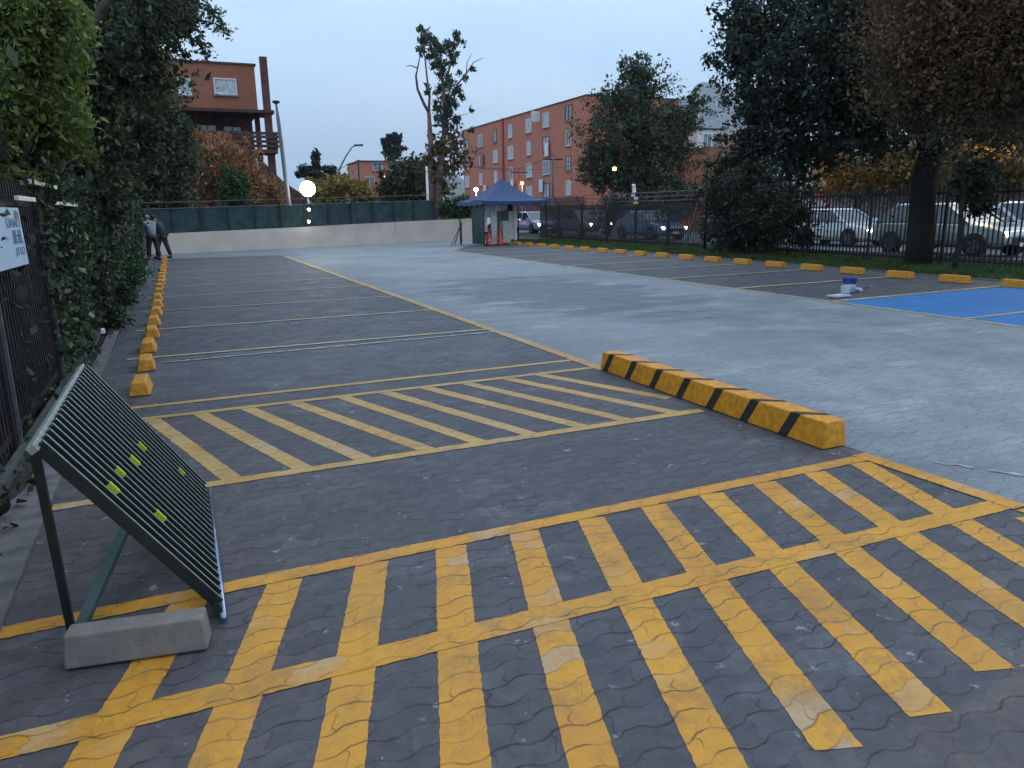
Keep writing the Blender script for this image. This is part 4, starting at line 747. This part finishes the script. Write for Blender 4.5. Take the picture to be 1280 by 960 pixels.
# floodlight
p = at(384.5, 236, 40); fo = empty('floodlight', (p.x, 40, 0), 'glaring white floodlight on a short post above the far net fence', 'floodlight')
MB().lathe([(0, -.02), (.39, -.02), (.40, .03), (.3, .22), (0, .24)], (p.x, 40, p.z), 24, 'Y').build('housing', M['pole'], fo); MB().lathe([(0, -.03), (.36, -.03), (.38, -.021)], (p.x, 40, p.z), 24, 'Y').build('lens', M['lamphot'], fo); MB().tube([(p.x, 40.1, 0), (p.x, 40.1, p.z - .35)], .05).build('post', M['pole'], fo)
light('flood', (p.x, 39.6, p.z), 70, (1, .93, .8), .4, fo)
p = at(385.5, 277, 34.6)
rl_ = empty('reflector_lamp', (p.x, 36.0, 0), 'two tiny lamps fixed on the net fence below the floodlight', 'lamp')
for py in (262, 277): q = at(386, py, 35.9); MB().sphere(q, .06, 8).build('bulb', M['lampw'], rl_, smooth_=True)
# leaning lamp pole left of the floodlight
a, b = at(345, 128, 40), at(362, 262, 40); sl_ = empty('street_lamp', (b.x, 40, 0), 'unlit grey lamp post with small cap head right of the balcony', 'street lamp')
MB().tube([(b.x + .03, 40, 0), b, a.lerp(b, .15), a], [.13, .12, .09, .045], 10).build('pole', M['pole'], sl_, smooth_=True); MB().lathe([(.03, -.1), (.19, .0), (.17, .07), (0, .1)], a, 14).build('lamp_head', M['blackm'], sl_, smooth_=True)
# curved arm lamp
cl = empty('street_lamp', at(424, 250, 62), 'curved arm street lamp in front of the pale evening sky', 'street lamp'); cl.location.z = 0
pts = [at(424, 262, 62), at(424, 212, 62), at(432, 196, 62), at(440, 184, 62), at(446, 181, 62)]; pts[0].z = 0
MB().tube(pts, [.1, .08, .06, .05, .05]).build('pole', M['pole'], cl, smooth_=True); a = at(448, 181.5, 62); MB().box((a.x, 62, a.z), (.75, .3, .16), ry=-.05).build('lamp_head', M['pole'], cl, bevel=.05)
def upole(px, py0, Y, label, m='pole', r_=.11, cross=True, name='utility_pole', pxb=None):
    a = at(px, py0, Y); ro = empty(name, (a.x, Y, 0), label, 'utility pole'); MB().tube([(a.x, Y, 0), a], [r_, r_ * .7]).build('pole', M[m], ro, smooth_=True)
    if cross: MB().box((a.x, Y, a.z - .3), (1.6, .1, .1)).build('crossarm', M['brown'], ro)
    return a
p1 = upole(533, 208, 45, 'slim pale post in front of the dark rounded tree', 'white', .09); p2 = upole(447.5, 200, 70, 'short dark post left of the small far building', 'blackm', .12, False)
p3 = upole(691, 194, 52, 'pale utility pole with crossarm right of the canopy', 'pole', .13); p4 = upole(649, 211, 60, 'red brown post carrying a lamp behind the canopy peak', 'redp', .13)
p5 = at(632, 200, 88)
def cable(pts, label, r_=.016):
    o = []
    for a, b in zip(pts[:-1], pts[1:]):
        a, b = Vector(a), Vector(b); sag = (b - a).length * .02
        for i in range(9): u = i / 8; q = a.lerp(b, u); q.z -= sag * 4 * u * (1 - u); o.append(q)
    tag(MB().tube(o, r_, 5).build('power_cable', M['wire']), label, 'cable', 'overhead cables')
cable([at(380, 222, 62), p2, at(560, 204, 56), at(640, 213, 56), p3], 'overhead cable running from the curved lamp to the pale utility pole', .022)
cable([p3, at(760, 214, 45)], 'short cable from the pale utility pole into the round tree', .02); cable([at(586, 207, 60), p4, at(722, 205, 50)], 'lower cable crossing the front of the brick apartment block', .02)
pt_lamp(595, 237, 60, 2.6, 'lampw', 'warm lit street lamp left of the canopy peak', 60); pt_lamp(652.5, 229, 59.5, 2.0, 'lampo', 'small orange lamp on the red post behind the canopy', 20)
pt_lamp(549.5, 240, 55, 1.8, 'lampw', 'small lit lamp at the foot of the tall thin tree', 8); pt_lamp(480.5, 221, 100, 2.0, 'lampo', 'tiny lit lamp in front of the small far brick building', 0)
pt_lamp(1003, 206, 27, 3.4, 'lampo', 'lit orange globe lamp glowing among the great dark tree leaves', 35, (1, .55, .2)); pt_lamp(985, 179, 40, 2.6, 'lampo', 'smaller lit lamp up left of the orange globe', 15, (1, .55, .2)); pt_lamp(1232, 168, 40, 3, 'lampw', 'bright lamp between the brown leaves at the right', 35, (1, .65, .3))
pt_lamp(541, 245, 60, 1.5, 'lampw', 'faint lamp just left of the lamp below the thin tree', 0)
p = at(768, 211, 43); ro = empty('square_lantern', (p.x, p.y, 0), 'small square orange lantern in front of the round tree', 'lantern'); MB().box(p, (.2, .1, .2)).build('lantern', M['lampo'], ro); MB().tube([(p.x, p.y + .05, 0), (p.x, p.y + .05, p.z)], .03).build('pole', M['blackm'], ro)
light('warm_street', (30, 20, 4.5), 140, (1, .62, .28), .3, COL.objects['retaining_wall'])
# ------------------------------------------------------------------ trees and shrubs
# right great dark tree
tb = gnd(1148, 331)

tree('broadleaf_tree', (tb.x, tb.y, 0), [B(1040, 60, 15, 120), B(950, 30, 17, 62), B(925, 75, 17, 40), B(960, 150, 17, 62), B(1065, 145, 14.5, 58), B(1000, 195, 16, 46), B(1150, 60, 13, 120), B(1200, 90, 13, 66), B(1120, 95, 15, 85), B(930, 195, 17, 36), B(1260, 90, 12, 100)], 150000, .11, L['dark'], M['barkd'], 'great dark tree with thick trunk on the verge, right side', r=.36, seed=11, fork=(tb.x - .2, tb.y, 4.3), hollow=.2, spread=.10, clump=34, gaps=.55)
tree('autumn_tree', (12.6, 6.2, 0), [B(1190, 25, 9, 105), B(1255, 85, 8.5, 80), B(1170, 90, 9.2, 55), B(1245, 110, 9, 46), B(1290, 40, 8, 110), B(1150, 128, 9.5, 34)], 100000, .06, L['brown'], M['bark'], 'near tree with brown autumn leaves overhanging the top right corner', r=.25, seed=12, fork=(12.4, 6.6, 3.6), hollow=.2)
tree('small_tree', (17.0, 12.1, 0), [B(1222, 222, 12.1, 26), B(1225, 250, 12.1, 20), B(1212, 240, 12.2, 18)], 5000, .09, L['mid'], M['barkd'], 'small young tree with thin dark stem right of the thick trunk', r=.07, seed=13, fork=(17.0, 12.1, 2.2))
for i, (px, py, Y, rp, lb) in enumerate(((1075, 205, 27, 50, 'yellowish lamplit tree behind the great dark tree, left one'), (1180, 200, 25, 58, 'yellowish lamplit tree behind the thick trunk, right one'), (1265, 190, 21, 50, 'yellow green tree above the grey wall at the right edge'), (915, 205, 52, 34, 'orange brown tree in front of the low brick building'))):
    b0 = B(px, py, Y, rp); tree('lamplit_tree', (b0[0], b0[1], 0), [b0, B(px - rp * .6, py + 8, Y, rp * .6), B(px + rp * .6, py + 10, Y, rp * .6)], 12000, .15, L['warm'] if i < 3 else L['orange'], M['bark'], lb, r=.2, seed=20 + i, group='trees across the street')
# dark bush at fence
def bush(name, blobs, n, size, lm, label, seed, bm='bark', **k):
    c = Vector(blobs[0][:3]); r = empty(name, (c.x, c.y, 0), label, 'bush'); mb = MB()
    for i, b in enumerate(blobs): limb(mb, (c.x + .05 * i, c.y, 0), b[:3], .05, .012, seed + i)
    mb.build('stem', M[bm], r, smooth_=True); crown('foliage', blobs, n, size, lm, r, seed, **k); return r
bush('climbing_bush', [B(925, 285, 20.6, 42), B(965, 270, 19, 48), B(905, 245, 21.5, 36), B(950, 235, 20, 34), B(940, 300, 20, 30)], 26000, .10, L['dark'], 'dense black green bush smothering the right fence', 31, hollow=.1)
bush('climbing_bush', [B(1006, 295, 17.6, 12), B(1000, 270, 17.4, 10)], 1500, .08, L['dark'], 'narrow dark bush at the fence in front of the white hatchback', 32)
bush('climbing_bush', [B(820, 262, 33, 24), B(850, 250, 31, 24), B(770, 262, 37, 20)], 7000, .14, L['dark'], 'low dark shrub behind the far fence below the round tree', 33)
# round dark tree centre right
p = at(800, 262, 46); tree('round_tree', (p.x, 46, 0), [B(795, 170, 46, 62), B(760, 190, 46, 40), B(800, 110, 46, 40), B(835, 195, 46, 42), B(770, 140, 46, 38), B(790, 85, 46, 22), B(845, 150, 46, 34), B(745, 215, 46, 28), B(815, 220, 46, 40), B(868, 130, 46, 22), B(780, 225, 46, 38)], 60000, .19, L['mid'], M['bark'], 'big round dark tree right of the brick apartment block', r=.4, seed=14, hollow=.15, spread=.10, clump=26, gaps=.6)
# tall sparse eucalyptus
def sparse_tree():
    Y = 50; b0 = at(548, 262, Y); root = empty('eucalyptus_tree', (b0.x, Y, 0), 'tall thin tree with bare limbs and sparse hanging leaves before the sky', 'tree')
    mb = MB(); J_ = lambda pts, r0, r1, dy=0: mb.tube([at(x, y, Y + dy * i / len(pts)) for i, (x, y) in enumerate(pts)], [r0 + (r1 - r0) * i / (len(pts) - 1) for i in range(len(pts))], 7)
    base = Vector((b0.x, Y, 0)); mb.tube([base, at(548, 235, Y), at(551, 200, Y), at(555, 170, Y)], [.32, .3, .26, .2], 9); mb.tube([base + Vector((-.4, 0, 0)), at(537, 215, Y), at(538.5, 180, Y), at(536, 140, Y)], [.24, .22, .18, .12], 8)
    J_([(536, 140), (531, 132), (522, 112), (520, 95), (522, 85), (514, 82), (508, 83)], .12, .02, -1); J_([(536, 140), (537, 120), (534, 100), (531, 70), (527, 55)], .10, .03, 1); J_([(522, 85), (525, 70), (531, 68)], .05, .02)
    J_([(555, 170), (556, 140), (554, 110), (551, 80), (550, 58), (545, 45)], .17, .03); J_([(554, 115), (562, 85), (568, 60), (574, 45)], .09, .02, 1); J_([(556, 135), (572, 105), (583, 92), (592, 78), (604, 72)], .08, .015, -1); J_([(583, 92), (584, 78), (590, 66)], .04, .012); J_([(556, 152), (570, 146), (588, 141)], .05, .012); J_([(545, 75), (534, 50), (528, 36)], .05, .015); J_([(556, 145), (548, 125), (543, 105)], .05, .015, 1); J_([(556, 120), (570, 112), (580, 122)], .04, .01); J_([(556, 160), (575, 165), (590, 160)], .04, .01)
    mb.build('trunk', M['barkp'], root, smooth_=True)
    cl_ = [(527, 36, 6), (533, 44, 7), (529, 52, 6), (538, 50, 6), (545, 60, 8), (540, 66, 7), (552, 64, 6), (560, 56, 6), (571, 44, 5), (576, 52, 5), (568, 58, 6), (530, 62, 5), (548, 76, 7), (541, 84, 5), (556, 88, 8), (549, 96, 6), (566, 80, 6), (562, 104, 8), (570, 112, 7), (552, 110, 6), (557, 122, 8), (547, 132, 7), (566, 130, 8), (578, 124, 5), (560, 142, 8), (553, 150, 8), (571, 150, 6), (581, 98, 4), (590, 88, 3), (575, 92, 4), (589, 136, 3), (545, 146, 5), (534, 116, 3), (535, 108, 3), (588, 162, 4), (544, 118, 4), (562, 70, 5), (572, 68, 4), (536, 72, 4), (526, 68, 3), (522, 60, 3)]
    crown('crown', [B(x, y, Y + random.uniform(-1.2, 1.2), r_ * .8, 1, 1.3) for x, y, r_ in cl_], 2500, .30, L['euc'], root, 5, clump=9, spread=.42, hollow=.1, asp=.4, droop=1.2)
    crown('lower_foliage', [B(560, 178, Y, 20), B(572, 190, Y, 18), B(548, 190, Y, 16), B(565, 165, Y, 12), B(580, 172, Y, 10), B(560, 208, Y, 16), B(545, 215, Y, 14), B(556, 232, Y, 16), B(535, 200, Y, 10), B(538, 170, Y, 7)], 2900, .26, L['rust'], root, 6, spread=.3, gaps=.5, hollow=.1, droop=.8)
sparse_tree()
p = at(490, 222, 150); tree('distant_tree', (p.x, 150, 0), [B(483, 177, 150, 6), B(483, 188, 150, 6), B(496, 174, 150, 7), B(497, 186, 150, 7), B(488, 172, 150, 5), B(491, 195, 150, 7)], 2600, .7, L['dark'], M['bark'], 'small twin lobed tree showing above the far brick roof', r=.3, seed=15, hollow=.1)
p = at(515, 260, 56); tree('rounded_tree', (p.x, 56, 0), [B(510, 225, 56, 26), B(490, 238, 56, 20), B(532, 230, 56, 22), B(515, 245, 56, 26), B(480, 250, 56, 16)], 12000, .26, L['mid'], M['bark'], 'low rounded dark tree left of the tall thin tree', r=.2, seed=16)
p = at(430, 262, 48); tree('yellow_tree', (p.x, 48, 0), [B(425, 238, 48, 18), B(445, 240, 48, 15), B(408, 246, 48, 16), B(462, 250, 48, 12), B(395, 240, 48, 14)], 8000, .2, L['yel'], M['bark'], 'dull yellow leaved shrub tree right of the floodlight', r=.12, seed=17)
p = at(402, 240, 58); tree('thin_conifer', (p.x, 58, 0), [B(394, 196, 58, 5, 1, 1.8), B(396, 206, 58, 6, 1, 1.6), B(410, 214, 58, 8), B(380, 214, 58, 9), B(392, 222, 58, 11), B(415, 222, 58, 10)], 3200, .28, L['euc'], M['bark'], 'narrow pointed treetop above the floodlight', r=.15, seed=18, hollow=.1)
bush('orange_shrub', [B(262, 205, 45, 32), B(245, 185, 45, 22), B(285, 195, 45, 24), B(305, 215, 45, 26), B(250, 235, 45, 28), B(320, 240, 45, 22), B(300, 240, 45, 26), B(345, 245, 45, 16)], 22000, .15, L['orange'], 'large orange brown shrub below the brick balcony', 41, hollow=.15)
bush('green_shrub', [B(293, 228, 42.5, 17), B(296, 244, 42.5, 16), B(285, 245, 42.5, 12)], 5500, .14, L['green'], 'small bright green bush in front of the orange brown shrub', 42, hollow=.15)
bush('dark_hedge', [B(575, 262, 47, 14), B(560, 262, 47, 12), B(590, 258, 47, 10)], 3500, .2, L['green'], 'green bush at the right end of the net fence', 43)
# left side trees
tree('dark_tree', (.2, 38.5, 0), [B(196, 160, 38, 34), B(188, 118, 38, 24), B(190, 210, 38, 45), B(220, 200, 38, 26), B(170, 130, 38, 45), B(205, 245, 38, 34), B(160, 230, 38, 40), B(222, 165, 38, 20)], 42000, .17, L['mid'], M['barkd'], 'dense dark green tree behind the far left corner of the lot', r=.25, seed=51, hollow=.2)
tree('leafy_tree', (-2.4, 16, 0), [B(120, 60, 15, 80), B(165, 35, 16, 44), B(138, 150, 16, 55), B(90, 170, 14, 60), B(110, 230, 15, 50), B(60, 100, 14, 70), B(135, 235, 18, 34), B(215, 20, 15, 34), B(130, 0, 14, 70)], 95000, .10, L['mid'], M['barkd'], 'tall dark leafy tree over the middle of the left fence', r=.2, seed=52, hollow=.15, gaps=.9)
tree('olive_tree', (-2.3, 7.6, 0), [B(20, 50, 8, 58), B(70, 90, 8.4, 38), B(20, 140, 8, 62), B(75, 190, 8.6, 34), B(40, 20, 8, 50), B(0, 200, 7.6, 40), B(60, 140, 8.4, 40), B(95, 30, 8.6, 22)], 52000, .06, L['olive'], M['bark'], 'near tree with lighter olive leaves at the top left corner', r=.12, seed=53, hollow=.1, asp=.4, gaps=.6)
# overhanging sparse branch
ob = empty('overhanging_tree', (-1.9, 12.2, 0), 'tree whose sparse twigs hang over the sky at the upper left', 'tree'); mb = MB(); mb.tube([(-1.9, 12.2, 0), (-1.8, 12.2, 2.5), at(150, -20, 12)], [.12, .1, .07]); tw = []
for pts in ([(150, -20), (200, 5), (240, 22), (270, 30), (288, 38)], [(190, 0), (220, 30), (245, 52), (262, 72)], [(200, -10), (235, 0), (262, 8), (275, 20)], [(180, 20), (205, 45), (225, 62), (240, 76)], [(170, 30), (190, 62), (205, 78)]):
    q = [at(x, y, 12 + random.uniform(-.2, .2)) for x, y in pts]; mb.tube(q, [.03, .02, .012, .008, .005][:len(q)], 5)
    for a, b in zip(q[:-1], q[1:]):
        for k in range(9): c = a.lerp(b, k / 9); tw.append((c.x, c.y, c.z - .02, .075))
mb.build('trunk', M['barkd'], ob, smooth_=True); crown('crown', [t_ for i_, t_ in enumerate(tw) if i_ % 2], 900, .075, L['mid'], ob, 9, clump=6, spread=.6, hollow=.1, asp=.35); crown('inner_foliage', [B(185, 15, 12, 30), B(165, 60, 12, 34)], 2600, .08, L['mid'], ob, 10, clump=8, hollow=.1, asp=.4)
# ivy on fence
def ivy():
    rng = np.random.default_rng(8); root = empty('ivy', (-1.15, 12, 0), 'thick ivy and creeper leaves covering the left fence', 'climbing plant'); n = 60000
    y = 8.1 + 24.4 * rng.uniform(0, 1, n) ** 1.6; z = 2.15 * rng.uniform(0, 1, n) ** .85; x = -1.12 - .05 * (y / 30) + rng.normal(0, .05, n) - .15 * (rng.uniform(0, 1, n) < .5)
    dens = .5 + .5 * np.sin(y * 2.1 + z * 3) * np.sin(y * .9 - z * 2.2 + 1); near = np.clip((y - 7.9) / .8, .3, 1); keep = rng.uniform(0, 1, n) < (.25 + .75 * dens) * near
    quadmesh('leaves', leafverts(np.stack([x, y, z], 1)[keep], .062, rng, .75, .5), 4, L['ivy'], root)
    n = 60000; y = 6.2 + 26 * rng.uniform(0, 1, n) ** 1.5; z = 2.9 * rng.uniform(0, 1, n); x = -1.55 + rng.normal(0, .18, n); quadmesh('back_leaves', leafverts(np.stack([x, y, z], 1), .085, rng, .6, .5), 4, L['dark'], root)
    mb = MB(); rnd = random.Random(1)
    for i in range(16): yy = 7.6 + i * 1.5; limb(mb, (-1.2, yy, 0), (-1.2, yy + rnd.uniform(-.6, .6), 2), .018, .006, i)
    mb.build('stems', M['bark'], root)
ivy()
for i, (x, y, r_, lb) in enumerate(((-.98, 12.0, .22, 'low green weed clump by the kerb beside the sixth wheel stop'), (-.95, 19.5, .36, 'green shrub spilling over the kerb near the two people'), (-1.0, 15.0, .25, 'dark weed clump at the foot of the ivy'))):
    bush('weed_clump', [(x, y, r_ * .8, r_, r_ * 1.6, r_), (x - .1, y + r_, r_, r_ * .8, r_, r_ * .8)], 1500, .06, L['ivy'] if i != 1 else L['green'], lb, 60 + i)
bush('hedge', [(-2.6, 8.5, 1.2, .9, 3.2, 1.5), (-2.7, 14, 1.4, 1, 4, 1.8), (-2.8, 21, 1.8, 1.2, 5, 2.2), (-2.6, 29, 2.0, 1.2, 5, 2.4), (-2.6, 4, .9, .8, 2.5, 1.2)], 60000, .11, L['dark'], 'dark hedge mass behind the left fence', 44, hollow=.3, spread=.1)
# ------------------------------------------------------------------ air
hz = MB(); hz.box((0, 2900, 399), (11000, 11000, 802)); hz_o = hz.build('haze', [])
hm = bpy.data.materials.new('haze'); hm.use_nodes = True; ht_ = hm.node_tree; ht_.nodes.remove(ht_.nodes['Principled BSDF']); pv = N(ht_, 'ShaderNodeVolumePrincipled'); pv.inputs['Density'].default_value = .00016; pv.inputs['Color'].default_value = (.74, .86, .98, 1)
ht_.links.new(pv.outputs[0], ht_.nodes['Material Output'].inputs['Volume']); hz_o.data.materials.append(hm); tag(hz_o, kind='stuff')
